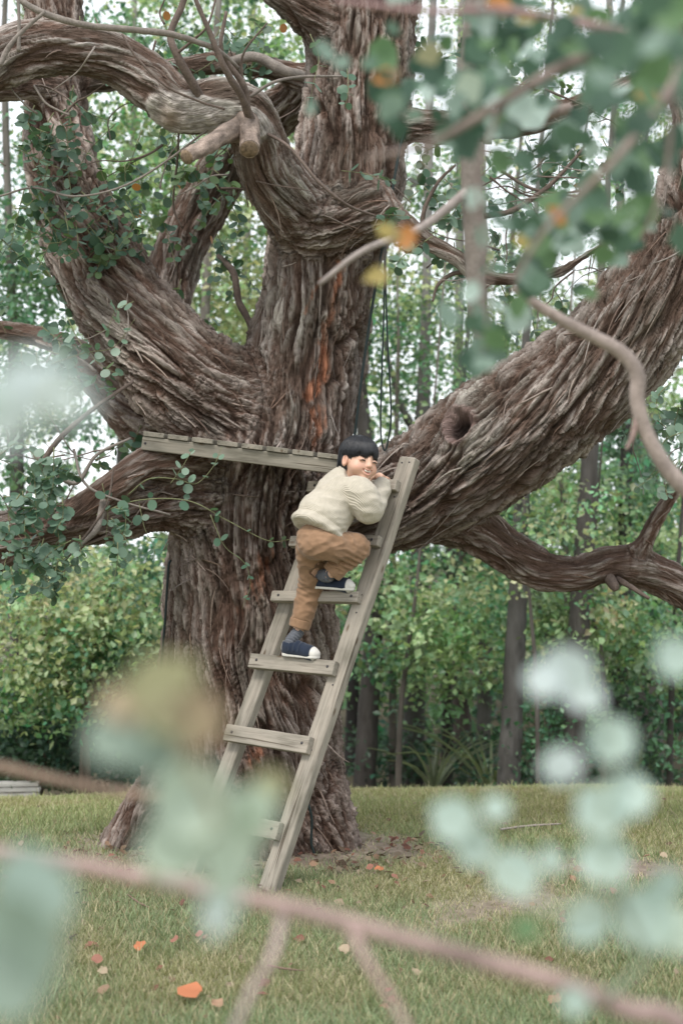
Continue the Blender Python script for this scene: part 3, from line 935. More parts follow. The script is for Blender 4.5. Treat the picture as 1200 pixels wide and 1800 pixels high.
R0, R1 = P(476, 1556, 6.04), P(721, 806, 6.44)
L0, L1 = P(330, 1546, 6.32), P(588, 838, 6.70)
LAD = empty('ladder', tuple(R0 * [1, 1, 0]))
tag(LAD, 'homemade grey weathered wooden ladder leaning on the big right limb', 'ladder')
LOFF = np.array(LAD.location)
rdir = nrm(R0 - L0); rdir[2] = 0; rdir = nrm(rdir)           # left to right along a rung
plank('rail', R0 - nrm(R1 - R0) * 0.03, R1, rdir, 0.088, 0.048, M_WOOD, LAD, LOFF, 0.007, 1)
plank('rail', L0 - nrm(R1 - R0) * 0.03, L1, rdir, 0.078, 0.048, M_WOOD, LAD, LOFF, 0.007, 2)
lad_n = nrm(np.cross(nrm(R1 - R0), rdir))
if lad_n[1] > 0: lad_n = -lad_n                                # towards the viewer's side
RUNGS = [((543, 857), (699, 854), 0.052), ((512, 953), (668, 952), 0.050), ((480, 1049), (632, 1051), 0.050),
         ((442, 1162), (590, 1176), 0.066), ((399, 1288), (545, 1311), 0.076), ((348, 1432), (492, 1462), 0.078)]
RUNG3D = []
for q, (l, r, h) in enumerate(RUNGS):
    def onplane(x, y):
        # point of the sight line that lies on the ladder's front face
        d0, d1 = P(x, y, 1.0) - np.array((0, 0, CAMH)), np.array((0, 0, CAMH))
        p0 = R0 + lad_n * (0.024 + 0.019)
        s = ((p0 - d1) @ lad_n) / (d0 @ lad_n)
        return d1 + d0 * s
    a, b = onplane(*l), onplane(*r)
    RUNG3D.append((a, b, h))
    hd = nrm(R1 - R0)
    o, t, wd, n = plank('rung', a, b, hd, h, 0.038, M_WOOD, LAD, LOFF, 0.004, 5 + q)
    for u in (0.09, 0.93):
        bolt(o, a + (b - a) * u + lad_n * 0.019 + hd * h * 0.05, lad_n, 0.0065, LOFF)
for u in (0.985, 0.9, 0.62, 0.45, 0.3):
    for w in ((-0.02, 0.02) if u > 0.95 else (0.0,)):
        bolt(LAD, R0 + (R1 - R0) * u + lad_n * 0.024 + rdir * w, lad_n, 0.004, LOFF)

# ---- platform in the fork
A, B = P(252, 779, 6.50), P(600, 822, 6.32)
PLAT = empty('tree_platform', tuple((A + B) / 2))
tag(PLAT, 'small weathered slatted deck wedged in the fork of the old tree', 'platform')
POFF = np.array(PLAT.location)
fd = nrm(B - A)
bk = nrm(np.cross((0, 0, 1), fd))
if bk[1] < 0: bk = -bk
upv = np.cross(fd, bk); upv = upv if upv[2] > 0 else -upv
plank('beam', A, B + fd * 0.02, upv, 0.062, 0.045, M_WOOD2, PLAT, POFF, 0.005, 21)
plank('beam', A + bk * 0.36 + fd * 0.02, A + bk * 0.36 + fd * 0.32, upv, 0.062, 0.045, M_WOOD2, PLAT, POFF, 0.005, 22)
for k in range(8):
    c = A + fd * (0.055 + k * 0.1165) + upv * (0.031 + 0.012)
    ln = 0.44 if k < 3 else 0.40 - 0.015 * k
    plank('slat', c - bk * (0.03 + 0.004 * (k % 3)), c + bk * ln, fd, 0.098, 0.022, M_WOOD2, PLAT, POFF, 0.003, 30 + k)
bolt(PLAT, A + fd * 0.018 - bk * 0.0225, -bk, 0.006, POFF)

# ---- cords hanging from the tree
M_CORD = mat_plain('dark_cord', (0.012, 0.022, 0.022), 0.6, 0.2, 300)
def cord(pts, r, label):
    p = PV(pts)
    o = empty('x')
    bpy.data.objects.remove(o)
    V, F = tube_np(p, r, 7, len(p) * 10)
    c = V[0].copy()
    o = obj('cord', mesh_np('cord', V - c, F), M_CORD, None, tuple(c))
    return tag(o, label, 'cord', 'dark cords on the old tree')
cord([(678, 395, 6.72), (676, 430, 6.72), (674, 560, 6.72), (670, 680, 6.72), (669, 760, 6.72), (676, 792, 6.72), (684, 762, 6.72), (687, 720, 6.72), (681, 600, 6.72), (677, 470, 6.72), (680, 395, 6.72)], 0.0042,
     'dark green cord hanging in a long loop beside the trunk')
cord([(712, 225, 6.86), (702, 262, 6.84), (690, 330, 6.80), (671, 440, 6.82), (652, 550, 6.85), (636, 660, 6.86), (622, 775, 6.86)], 0.007, 'black cable running down the right edge of the upper trunk')
cord([(300, 985, 6.84), (296, 1000, 6.82), (291, 1080, 6.84), (284, 1165, 6.86), (282, 1200, 6.9)], 0.006, 'thin black cable down the left side of the lower trunk')
cord([(536, 1385, 6.62), (541, 1410, 6.62), (548, 1440, 6.63), (547, 1480, 6.63), (552, 1500, 6.63)], 0.006, 'short dark cord end at the foot of the trunk behind the ladder')
# ================================================================ the child on the ladder
def mat_cloth(name, scale, bmp, dist, kind='noise', rough=0.9, var=(0.86, 1.1)):
    m, t, b = mat_new(name)
    at = node(t, 'ShaderNodeVertexColor', layer_name='col')
    tc = node(t, 'ShaderNodeTexCoord')
    nz = node(t, 'ShaderNodeTexNoise'); nz.inputs['Scale'].default_value = 55; nz.inputs['Detail'].default_value = 6
    t.links.new(tc.outputs['Object'], nz.inputs['Vector'])
    r = ramp(t, [(0.3, (var[0],) * 3), (0.7, (var[1],) * 3)])
    t.links.new(nz.outputs['Fac'], r.inputs[0])
    mul = node(t, 'ShaderNodeMix', data_type='RGBA', blend_type='MULTIPLY'); mul.inputs['Factor'].default_value = 1
    t.links.new(at.outputs[0], mul.inputs['A']); t.links.new(r.outputs[0], mul.inputs['B'])
    t.links.new(mul.outputs['Result'], b.inputs['Base Color'])
    b.inputs['Roughness'].default_value = rough
    b.inputs['Specular IOR Level'].default_value = 0.15
    try: b.inputs['Sheen Weight'].default_value = 0.15
    except Exception: pass
    if kind == 'knit':
        wv = node(t, 'ShaderNodeTexWave', wave_type='BANDS', bands_direction='DIAGONAL'); wv.inputs['Scale'].default_value = scale; wv.inputs['Distortion'].default_value = 1.0
        wv.inputs['Detail'].default_value = 1
        t.links.new(tc.outputs['Object'], wv.inputs['Vector'])
        bump(t, b, wv.outputs['Fac'], bmp, dist)
    else:
        n2 = node(t, 'ShaderNodeTexNoise'); n2.inputs['Scale'].default_value = scale; n2.inputs['Detail'].default_value = 3
        t.links.new(tc.outputs['Object'], n2.inputs['Vector'])
        bump(t, b, n2.outputs['Fac'], bmp, dist)
    return m

def mat_skin():
    m, t, b = mat_new('skin')
    at = node(t, 'ShaderNodeVertexColor', layer_name='col')
    t.links.new(at.outputs[0], b.inputs['Base Color'])
    b.inputs['Roughness'].default_value = 0.5
    b.inputs['Specular IOR Level'].default_value = 0.35
    b.inputs['Subsurface Weight'].default_value = 0.12
    b.inputs['Subsurface Radius'].default_value = (0.012, 0.005, 0.003)
    b.inputs['Subsurface Scale'].default_value = 0.5
    return m

M_SKIN = mat_skin()
M_KNIT = mat_cloth('cream_knit', 70, 0.5, 0.004, 'knit', var=(0.90, 1.05))
M_TROU = mat_cloth('brown_cotton', 420, 0.25, 0.001, var=(0.90, 1.08))
M_SOCK = mat_cloth('grey_sock', 200, 0.5, 0.002)
M_SHOE = mat_cloth('navy_canvas', 500, 0.3, 0.001)
M_SOLE = mat_plain('white_rubber', (0.62, 0.60, 0.56), 0.6, 0.1, 60, 0.1)
M_DARK = mat_plain('eye_dark', (0.012, 0.009, 0.008), 0.35, 0.1, 60, 0)
M_TEETH = mat_plain('teeth', (0.75, 0.70, 0.62), 0.35, 0.05, 60, 0)

KID = empty('person', tuple(P(545, 1155, 6.3)))
tag(KID, 'small child with black bowl-cut hair, cream jumper and brown trousers climbing the ladder', 'person')
KOFF = np.array(KID.location)
def kid_part(name, V, F, mat, col, parent=None):
    c = np.tile(col, (len(V), 1)) if np.ndim(col) == 1 else col
    return obj(name, mesh_np(name, V - KOFF, F, col=c), mat, parent or KID)

Fb = nrm((0.77, 0.64, 0)); Rb = nrm((0.64, -0.77, 0)); Ub = np.array((0, 0, 1.0))
LO, HI = P(470, 1190, 6.05) - [0, 0.1, 0], P(720, 740, 6.7)

def cyl(G, a, b, ra, rb, k=0.0, op='u', rnd=0.004):
    """flat-ended cone"""
    a, b = np.asarray(a, float), np.asarray(b, float); ab = b - a; L = np.linalg.norm(ab); t = ab / L
    def fn(X, Y, Z):
        s = (X - a[0]) * t[0] + (Y - a[1]) * t[1] + (Z - a[2]) * t[2]
        q2 = np.maximum((X - a[0]) ** 2 + (Y - a[1]) ** 2 + (Z - a[2]) ** 2 - s * s, 0)
        dr = np.sqrt(q2) - (ra + (rb - ra) * np.clip(s / L, 0, 1)) + rnd
        dz = np.abs(s - L / 2) - L / 2 + rnd
        return np.minimum(np.maximum(dr, dz), 0) + np.sqrt(np.maximum(dr, 0) ** 2 + np.maximum(dz, 0) ** 2) - rnd
    r = max(ra, rb)
    G.apply(fn, np.minimum(a, b) - r, np.maximum(a, b) + r, k, op)

def smoothV(V, F, it):
    V2, F2, N2 = subdiv(V, F, 0, it)
    return V2.astype(float), F2, N2

# joints
hemc, midc, chest, neckb = P(565, 927, 6.21), P(583, 894, 6.24), P(598, 864, 6.26), P(607, 838, 6.27)
shR, elR, wrR = P(629, 861, 6.185), P(649, 896, 6.20), P(672, 853, 6.34)
shL, elL, wrL = P(582, 862, 6.36), P(600, 893, 6.46), P(632, 856, 6.44)
hipR, knR, anR = P(566, 955, 6.15), P(627, 962, 6.25), P(578, 1012, 6.265)
hipL, knL, anL = P(548, 960, 6.28), P(546, 1032, 6.40), P(523, 1112, 6.40)
HEAD = P(631, 809, 6.245)

# head frame
yaw, roll, pitch = R(34), R(9), R(4)
fwd = nrm((math.sin(yaw) * math.cos(pitch), -math.cos(yaw) * math.cos(pitch), -math.sin(pitch)))
rgt = nrm(np.cross((0, 0, 1), fwd))                  # his left, which is the viewer's right
upH = np.cross(fwd, rgt)
rg2 = rgt * math.cos(roll) - upH * math.sin(roll); up2 = upH * math.cos(roll) + rgt * math.sin(roll)
HM = np.column_stack([rg2, fwd, up2])
HS = 1.03
def hp(r, f, u): return HEAD + HM @ (np.array((r, f, u)) * HS)

def build_body():
    G = Grid(LO, HI, 0.0037)
    k = 0.015
    # torso and limbs, kept inside the clothes
    G.chain([hemc - Ub * 0.05, hemc, midc, chest], [0.055, 0.055, 0.058, 0.062], 0.02, 12)
    G.cone(shR, shL, 0.034, 0.034, 0.03)
    G.cone(chest, neckb, 0.05, 0.036, 0.03)
    for a, b, c in ((shR, elR, wrR), (shL, elL, wrL)):
        G.cone(a, b, 0.033, 0.026, 0.01); G.cone(b, c, 0.026, 0.019, 0.01)
    for a, b, c in ((hipR, knR, anR), (hipL, knL, anL)):
        G.cone(a, b, 0.05, 0.036, 0.01); G.cone(b, c, 0.034, 0.024, 0.01)
    # neck and head
    G.cone(neckb, hp(0, -0.012, -0.055), 0.034, 0.032, 0.02)
    G.ell(hp(0, -0.010, 0.022), (0.069, 0.083, 0.072), HM, k)
    G.ell(hp(0, 0.020, -0.030), (0.057, 0.060, 0.060), HM, 0.03)
    for s in (-1, 1):
        G.ell(hp(s * 0.036, 0.046, -0.036), (0.026, 0.026, 0.024), HM, 0.02)     # smiling cheeks
        G.ell(hp(s * 0.0695, -0.004, -0.014), (0.009, 0.018, 0.027), HM, 0.006)   # ears
        G.ell(hp(s * 0.077, 0.000, -0.012), (0.006, 0.010, 0.016), HM, 0.004, 's')
        G.ell(hp(s * 0.031, 0.081, -0.001), (0.016, 0.010, 0.009), HM, 0.012, 's')  # eye hollows
        G.ell(hp(s * 0.031, 0.068, -0.002), (0.017, 0.008, 0.009), HM, 0.006)       # lids
        G.ell(hp(s * 0.008, 0.082, -0.026), (0.007, 0.008, 0.006), HM, 0.006)
    G.ell(hp(0, 0.056, -0.076), (0.021, 0.018, 0.016), HM, 0.022)
    G.cone(hp(0, 0.074, 0.004), hp(0, 0.087, -0.022), 0.006, 0.0085, 0.012)
    # smile
    up = [hp(-0.024, 0.066, -0.039), hp(-0.012, 0.0765, -0.043), hp(0, 0.081, -0.0445), hp(0.012, 0.0765, -0.043), hp(0.024, 0.066, -0.039)]
    lo = [hp(-0.024, 0.066, -0.039), hp(-0.013, 0.074, -0.053), hp(0, 0.077, -0.058), hp(0.013, 0.074, -0.053), hp(0.024, 0.066, -0.039)]
    G.chain(up, [0.003, 0.0045, 0.005, 0.0045, 0.003], 0.006, 12)
    G.chain(lo, [0.003, 0.005, 0.0058, 0.005, 0.003], 0.006, 12)
    mo = [hp(-0.024, 0.070, -0.039), hp(-0.012, 0.080, -0.048), hp(0, 0.083, -0.0515), hp(0.012, 0.080, -0.048), hp(0.024, 0.070, -0.039)]
    G.chain(mo, [0.0025, 0.0065, 0.0078, 0.0065, 0.0025], 0.002, 12, 's')
    # hands: palm on top of the rung, fingers over its back edge
    rung_a, rung_b, rh = RUNG3D[0]
    rd = nrm(rung_b - rung_a); hd = nrm(R1 - R0); back = -lad_n
    for (wr, s, x0) in ((wrR, 1, 0.80), (wrL, -1, 0.56)):
        top = rung_a + (rung_b - rung_a) * x0 + hd * (rh / 2)
        palm = top + hd * 0.013 - back * 0.008
        G.cone(wr, palm - back * 0.016, 0.018, 0.017, 0.012)
        for q in (-1.2, -0.4, 0.4, 1.2):
            G.cone(palm - back * 0.016 + rd * q * 0.009, palm + back * 0.016 + rd * q * 0.0115, 0.0115, 0.0105, 0.006)
        ln = (0.85, 1.0, 0.95, 0.75)
        for q in range(4):
            o = (q - 1.5) * 0.0135 * s
            k0 = palm + back * 0.016 + rd * o + hd * 0.003
            k1 = k0 + back * 0.022 * ln[q] + hd * 0.001
            k2 = k1 + back * 0.006 - hd * 0.020 * ln[q]
            k3 = k2 - hd * 0.014 * ln[q] - back * 0.006
            G.cone(k0, k1, 0.0078, 0.0074, 0.003); G.cone(k1, k2, 0.0074, 0.0068, 0.001); G.cone(k2, k3, 0.0066, 0.0056, 0.001)
        t0 = palm - back * 0.010 + rd * 0.020 * -s
        t1 = t0 + rd * 0.018 * -s - hd * 0.004
        t2 = t1 + rd * 0.010 * -s - hd * 0.018 + back * 0.002
        G.cone(t0, t1, 0.0105, 0.0085, 0.008); G.cone(t1, t2, 0.008, 0.0065, 0.002)
    V, F = G.nets()
    V, F, N = smoothV(V, F, 1)
    L = (V - HEAD) @ HM
    c = np.tile(np.array((0.60, 0.375, 0.275)), (len(V), 1))
    def g(r, f, u, s): return np.exp(-(((L - np.array((r, f, u))) / s) ** 2).sum(1))[:, None]
    blush = np.clip(g(-0.040, 0.060, -0.034, 0.022) + g(0.040, 0.060, -0.034, 0.022) + 0.7 * g(0, 0.09, -0.026, 0.013) + 0.8 * g(0.075, 0, -0.014, 0.022) + 0.8 * g(-0.075, 0, -0.014, 0.022), 0, 1)
    c = c * (1 - 0.5 * blush) + np.array((0.62, 0.27, 0.20)) * 0.5 * blush
    lips = np.clip(sum(g(*q, 0.0065) for q in ((-0.018, 0.072, -0.041), (-0.009, 0.079, -0.0435), (0, 0.083, -0.044), (0.009, 0.079, -0.0435), (0.018, 0.072, -0.041),
                                             (-0.010, 0.077, -0.057), (0, 0.080, -0.061), (0.010, 0.077, -0.057))), 0, 1)
    c = c * (1 - 0.75 * lips) + np.array((0.50, 0.20, 0.17)) * 0.75 * lips
    inm = np.clip(sum(g(*q, 0.0045) for q in ((-0.008, 0.074, -0.0485), (0, 0.076, -0.051), (0.008, 0.074, -0.0485))), 0, 1)
    c = c * (1 - 0.7 * inm) + np.array((0.10, 0.03, 0.03)) * 0.7 * inm
    return kid_part('body', V, F, M_SKIN, c)
BODY = build_body()

# eyes narrowed by the smile, and a row of teeth
for s in (-1, 1):
    pts = [hp(s * 0.031 + q * 0.0125, 0.0755 - 0.24 * (s * 0.0 + abs(s * 0.031 + q * 0.0125) - 0.031) - 0.003 * q * q, -0.0035 - 0.0030 * q * q) for q in (-1, -0.5, 0, 0.5, 1)]
    V, F = tube_np(pts, [0.0010, 0.0028, 0.0034, 0.0028, 0.0010], 6, 12)
    kid_part('eye', V, F, M_DARK, (0.01, 0.01, 0.01), BODY)
    pts = [hp(s * 0.032 + q * 0.014, 0.074 - 0.25 * (abs(s * 0.032 + q * 0.014) - 0.032), 0.0165 - 0.002 * q * q) for q in (-1, -0.5, 0, 0.5, 1)]
    V, F = tube_np(pts, [0.0008, 0.0020, 0.0024, 0.0018, 0.0008], 6, 12)
    kid_part('eyebrow', V, F, M_DARK, (0.02, 0.015, 0.012), BODY)
for q in range(6):
    x = (q - 2.5) * 0.0050
    f = 0.0775 - 9.0 * x * x
    V, F = box_np(hp(x, f, -0.0465 + 10 * x * x), HM[:, 0] * 0.0024, HM[:, 1] * 0.0018, HM[:, 2] * 0.0038, 0.0008)
    kid_part('tooth', V, F, M_TEETH, (0.7, 0.7, 0.65), BODY)

def build_hair():
    G = Grid(HEAD - 0.13, HEAD + 0.13, 0.003)
    G.ell(hp(0, -0.014, 0.030), (0.0785, 0.0925, 0.0765), HM)
    G.ell(hp(0, -0.030, -0.010), (0.074, 0.074, 0.070), HM, 0.02)
    G.ell(hp(0, 0.110, -0.060), (0.074, 0.080, 0.096), HM, 0.006, 's')               # face opening under the fringe
    for s in (-1, 1):
        G.ell(hp(s * 0.085, 0.006, -0.030), (0.032, 0.026, 0.040), HM, 0.008, 's')       # round the ears
        G.ell(hp(s * 0.080, 0.045, -0.055), (0.045, 0.045, 0.060), HM, 0.006, 's')
    G.ell(hp(0, 0.0, -0.145), (0.13, 0.14, 0.080), HM, 0.008, 's')
    V, F = G.nets()
    V, F, N = subdiv(V, F, 0, 1)
    V = V.astype(float)
    L = (V - HEAD) @ HM
    az = np.arctan2(L[:, 0], L[:, 1] + 0.02)
    rad = np.sqrt(L[:, 0] ** 2 + (L[:, 1] + 0.02) ** 2)
    st = noise(np.column_stack([az * 16, L[:, 2] * 7, np.zeros(len(V))])) * 0.5 + noise(np.column_stack([az * 38, L[:, 2] * 9, np.ones(len(V))])) * 0.5
    low = sstep(0.05, -0.01, L[:, 2])
    V = V + N * (0.0048 * st * sstep(0.0, 0.05, rad))[:, None]
    V = V - HM[:, 2] * (low * 0.024 * noise(np.column_stack([az * 26, np.zeros(len(V)), np.ones(len(V)) * 7])))[:, None]
    m, t, b = mat_new('black_hair')
    tc = node(t, 'ShaderNodeAttribute', attribute_name='hr')
    nz = node(t, 'ShaderNodeTexNoise'); nz.inputs['Scale'].default_value = 1.0; nz.inputs['Detail'].default_value = 4
    t.links.new(tc.outputs['Vector'], nz.inputs['Vector'])
    r = ramp(t, [(0.3, (0.006, 0.006, 0.008)), (0.75, (0.022, 0.024, 0.030))])
    t.links.new(nz.outputs['Fac'], r.inputs[0]); t.links.new(r.outputs[0], b.inputs['Base Color'])
    b.inputs['Roughness'].default_value = 0.42
    b.inputs['Specular IOR Level'].default_value = 0.5
    bump(t, b, nz.outputs['Fac'], 0.8, 0.003)
    hr = np.column_stack([np.cos(az) * 45, np.sin(az) * 45, L[:, 2] * 30])
    me = mesh_np('hair', V - KOFF, F, extra={'hr': hr})
    hair = obj('hair', me, m, BODY)
    # loose locks over the cap, from the crown down to the rim
    parts = []
    N_ = 1100
    for q in range(N_):
        a = rng.uniform(-np.pi, np.pi) if q % 3 else rng.uniform(-1.0, 1.0)
        fr = abs(a) < 0.9
        end = (0.022 - 0.010 * (a / 0.9) ** 2 + 0.010 * math.sin(a * 9 + 1) if fr else 0.012 if abs(a) < 1.95 else -0.058) + rng.normal() * 0.006
        u0 = rng.uniform(0.0, 0.55)
        pts = []
        for u in np.linspace(u0, 1, 6):
            el = (1 - u) * 1.45
            z = 0.030 + 0.0775 * math.sin(el)
            k = math.cos(el)
            if u > 0.8: pass
            aa = a + 0.10 * math.sin(u * 5 + q)
            off_ = 1.0 + 0.022 * rng.random()
            zz = z if z > 0.035 else z
            pts.append([0.0795 * off_ * k * math.sin(aa), -0.014 + 0.0935 * off_ * k * math.cos(aa), zz])
        pts = np.array(pts)
        low = np.linspace(0, 1, 4)[1:]
        last = pts[-1]
        ext = np.array([[last[0] * (1 - 0.05 * w), last[1] * (1 - 0.05 * w), last[2] + (end - last[2]) * w] for w in low])
        pts = np.vstack([pts, ext]) * HS
        W = HEAD + pts @ HM.T
        parts.append(tube_np(W, np.linspace(0.0018, 0.0005, len(W)), 4, 9))
    V, F = merge(parts)
    L = (V - HEAD) @ HM
    az = np.arctan2(L[:, 0], L[:, 1] + 0.02)
    hr = np.column_stack([np.cos(az) * 45, np.sin(az) * 45, L[:, 2] * 30])
    lk = obj('loose_locks', mesh_np('loose_locks', V - KOFF, F, extra={'hr': hr}), m, hair)
build_hair()

def folds(V, N, amp, sc, seed, ax=None):
    p = V * sc + seed
    if ax is not None: p = p + (V @ np.asarray(ax))[:, None] * np.asarray(ax) * sc * 2.5
    a = noise(p); b = noise(p * 2.1 + 9)
    return V + N * (amp * ((1 - np.abs(a) * 3).clip(-1, 1) * 0.6 + 0.4 * b))[:, None]

def build_sweater():
    G = Grid(P(490, 960, 6.0) - [0, .05, 0], P(710, 790, 6.65), 0.0042)
    G.chain([hemc - Ub * 0.022 - 0.006 * Fb, hemc + Ub * 0.04, midc, chest, neckb - Ub * 0.008], [0.108, 0.104, 0.096, 0.088, 0.047], 0.02, 20)
    G.ell(hemc + Ub * 0.02 - Fb * 0.035, (0.09, 0.09, 0.065), None, 0.03)
    # flat hem
    nrmh = nrm(midc - hemc)
    G.cone(shR + (shL - shR) * 0.1, shL, 0.054, 0.05, 0.04)
    G.chain([shR, (shR + elR) / 2 + Rb * 0.008, elR, (elR + wrR) / 2, wrR], [0.057, 0.058, 0.053, 0.042, 0.034], 0.022, 16)
    G.chain([shL, elL, wrL], [0.052, 0.048, 0.034], 0.02, 12)
    # cut hem, collar and cuffs
    hb = hemc - nrmh * 0.03
    def below(X, Y, Z): return (X - hb[0]) * nrmh[0] + (Y - hb[1]) * nrmh[1] + (Z - hb[2]) * nrmh[2]
    G.apply(lambda X, Y, Z: np.where((Z < 1.60), below(X, Y, Z), 1.0), hb - 0.16, hb + 0.16, 0.012, 's')
    for wr, el in ((wrR, elR), (wrL, elL)):
        d = nrm(wr - el)
        cyl(G, wr + d * 0.016, wr + d * 0.08, 0.05, 0.05, 0.003, 's')
        cyl(G, wr - d * 0.008, wr + d * 0.014, 0.034, 0.031, 0.004)
    nd = nrm(hp(0, -0.012, -0.055) - neckb)
    cyl(G, neckb + nd * 0.022, neckb + nd * 0.12, 0.08, 0.08, 0.004, 's')
    cyl(G, neckb + nd * 0.0, neckb + nd * 0.024, 0.052, 0.047, 0.008)
    V, F = G.nets()
    V, F, N = smoothV(V, F, 3)
    t = ((V - hemc) @ nrmh)
    cr_ = noise(V * np.array((16, 16, 30)) + 8.4)
    V = V - N * (0.0 * cr_)[:, None]
    V = folds(V, N, 0.0085, np.array((9, 9, 21)), 3.0)
    V = V + N * (0.0010 * noise(V * 30))[:, None] + N * (0.007 * np.exp(-((t + 0.020) / 0.010) ** 2) - 0.004 * np.exp(-((t - 0.008) / 0.008) ** 2))[:, None]
    return kid_part('jumper', V, F, M_KNIT, (0.50, 0.455, 0.375))
build_sweater()

def build_trousers():
    G = Grid(P(495, 1120, 6.0) - [0, .05, 0], P(670, 910, 6.6), 0.0039)
    pel = P(557, 948, 6.21)
    G.ell(pel, (0.090, 0.086, 0.083), np.column_stack([Rb, Fb, Ub]), 0.0)
    G.ell(pel - Fb * 0.035 - Ub * 0.022 + Rb * 0.02, (0.068, 0.062, 0.060), np.column_stack([Rb, Fb, Ub]), 0.02)
    cR, cL = knR + (anR - knR) * 0.80, knL + (anL - knL) * 0.80
    G.chain([hipR, (hipR + knR) / 2 - Ub * 0.006, knR, (knR + cR) / 2, cR], [0.068, 0.057, 0.049, 0.043, 0.036], 0.02, 20)
    G.chain([hipL, (hipL + knL) / 2 + Fb * 0.006, knL, (knL + cL) / 2, cL], [0.066, 0.054, 0.046, 0.041, 0.036], 0.02, 20)
    for c, kn in ((cR, knR), (cL, knL)):
        d = nrm(c - kn)
        cyl(G, c + d * 0.010, c + d * 0.09, 0.075, 0.075, 0.002, 's')
    V, F = G.nets()
    V, F, N = smoothV(V, F, 3)
    V = folds(V, N, 0.0095, np.array((15, 15, 26)), 11.0)
    cr_ = noise(V * np.array((30, 30, 46)) + (V @ Fb)[:, None] * np.array((14, 14, -22)) + 4.4)
    V = V - N * (0.0 * cr_)[:, None]
    # sharper creases behind the bent knee and at the groin
    for p, w in ((knR * 0.5 + hipR * 0.5 - Ub * 0.06, 0.05), (knR - Ub * 0.05 - Fb * 0.03, 0.04), (knL, 0.05)):
        e = np.exp(-(((V - p) / w) ** 2).sum(1))
        V = V - N * (0.007 * e * np.sin((V[:, 2] + 0.5 * V[:, 0]) * 260))[:, None]
    tr = kid_part('trousers', V, F, M_TROU, (0.270, 0.165, 0.100))
    for c, kn in ((cR, knR), (cL, knL)):
        d = nrm(c - kn)
        G2 = Grid(c - 0.09, c + 0.09, 0.0034)
        cyl(G2, c - d * 0.020, c + d * 0.022, 0.0500, 0.0475, 0, 'u', 0.005)
        cyl(G2, c + d * 0.014, c + d * 0.05, 0.036, 0.036, 0.002, 's')
        V, F = G2.nets()
        V, F, N = smoothV(V, F, 1)
        V = V + N * (0.003 * noise(V * 40))[:, None]
        kid_part('turned_up_cuff', V, F, M_TROU, (0.270, 0.165, 0.100), tr)
    # back pocket edge: a stitched patch
    a = pel - Fb * 0.045 + Rb * 0.085 - Ub * 0.012
    return tr
build_trousers()

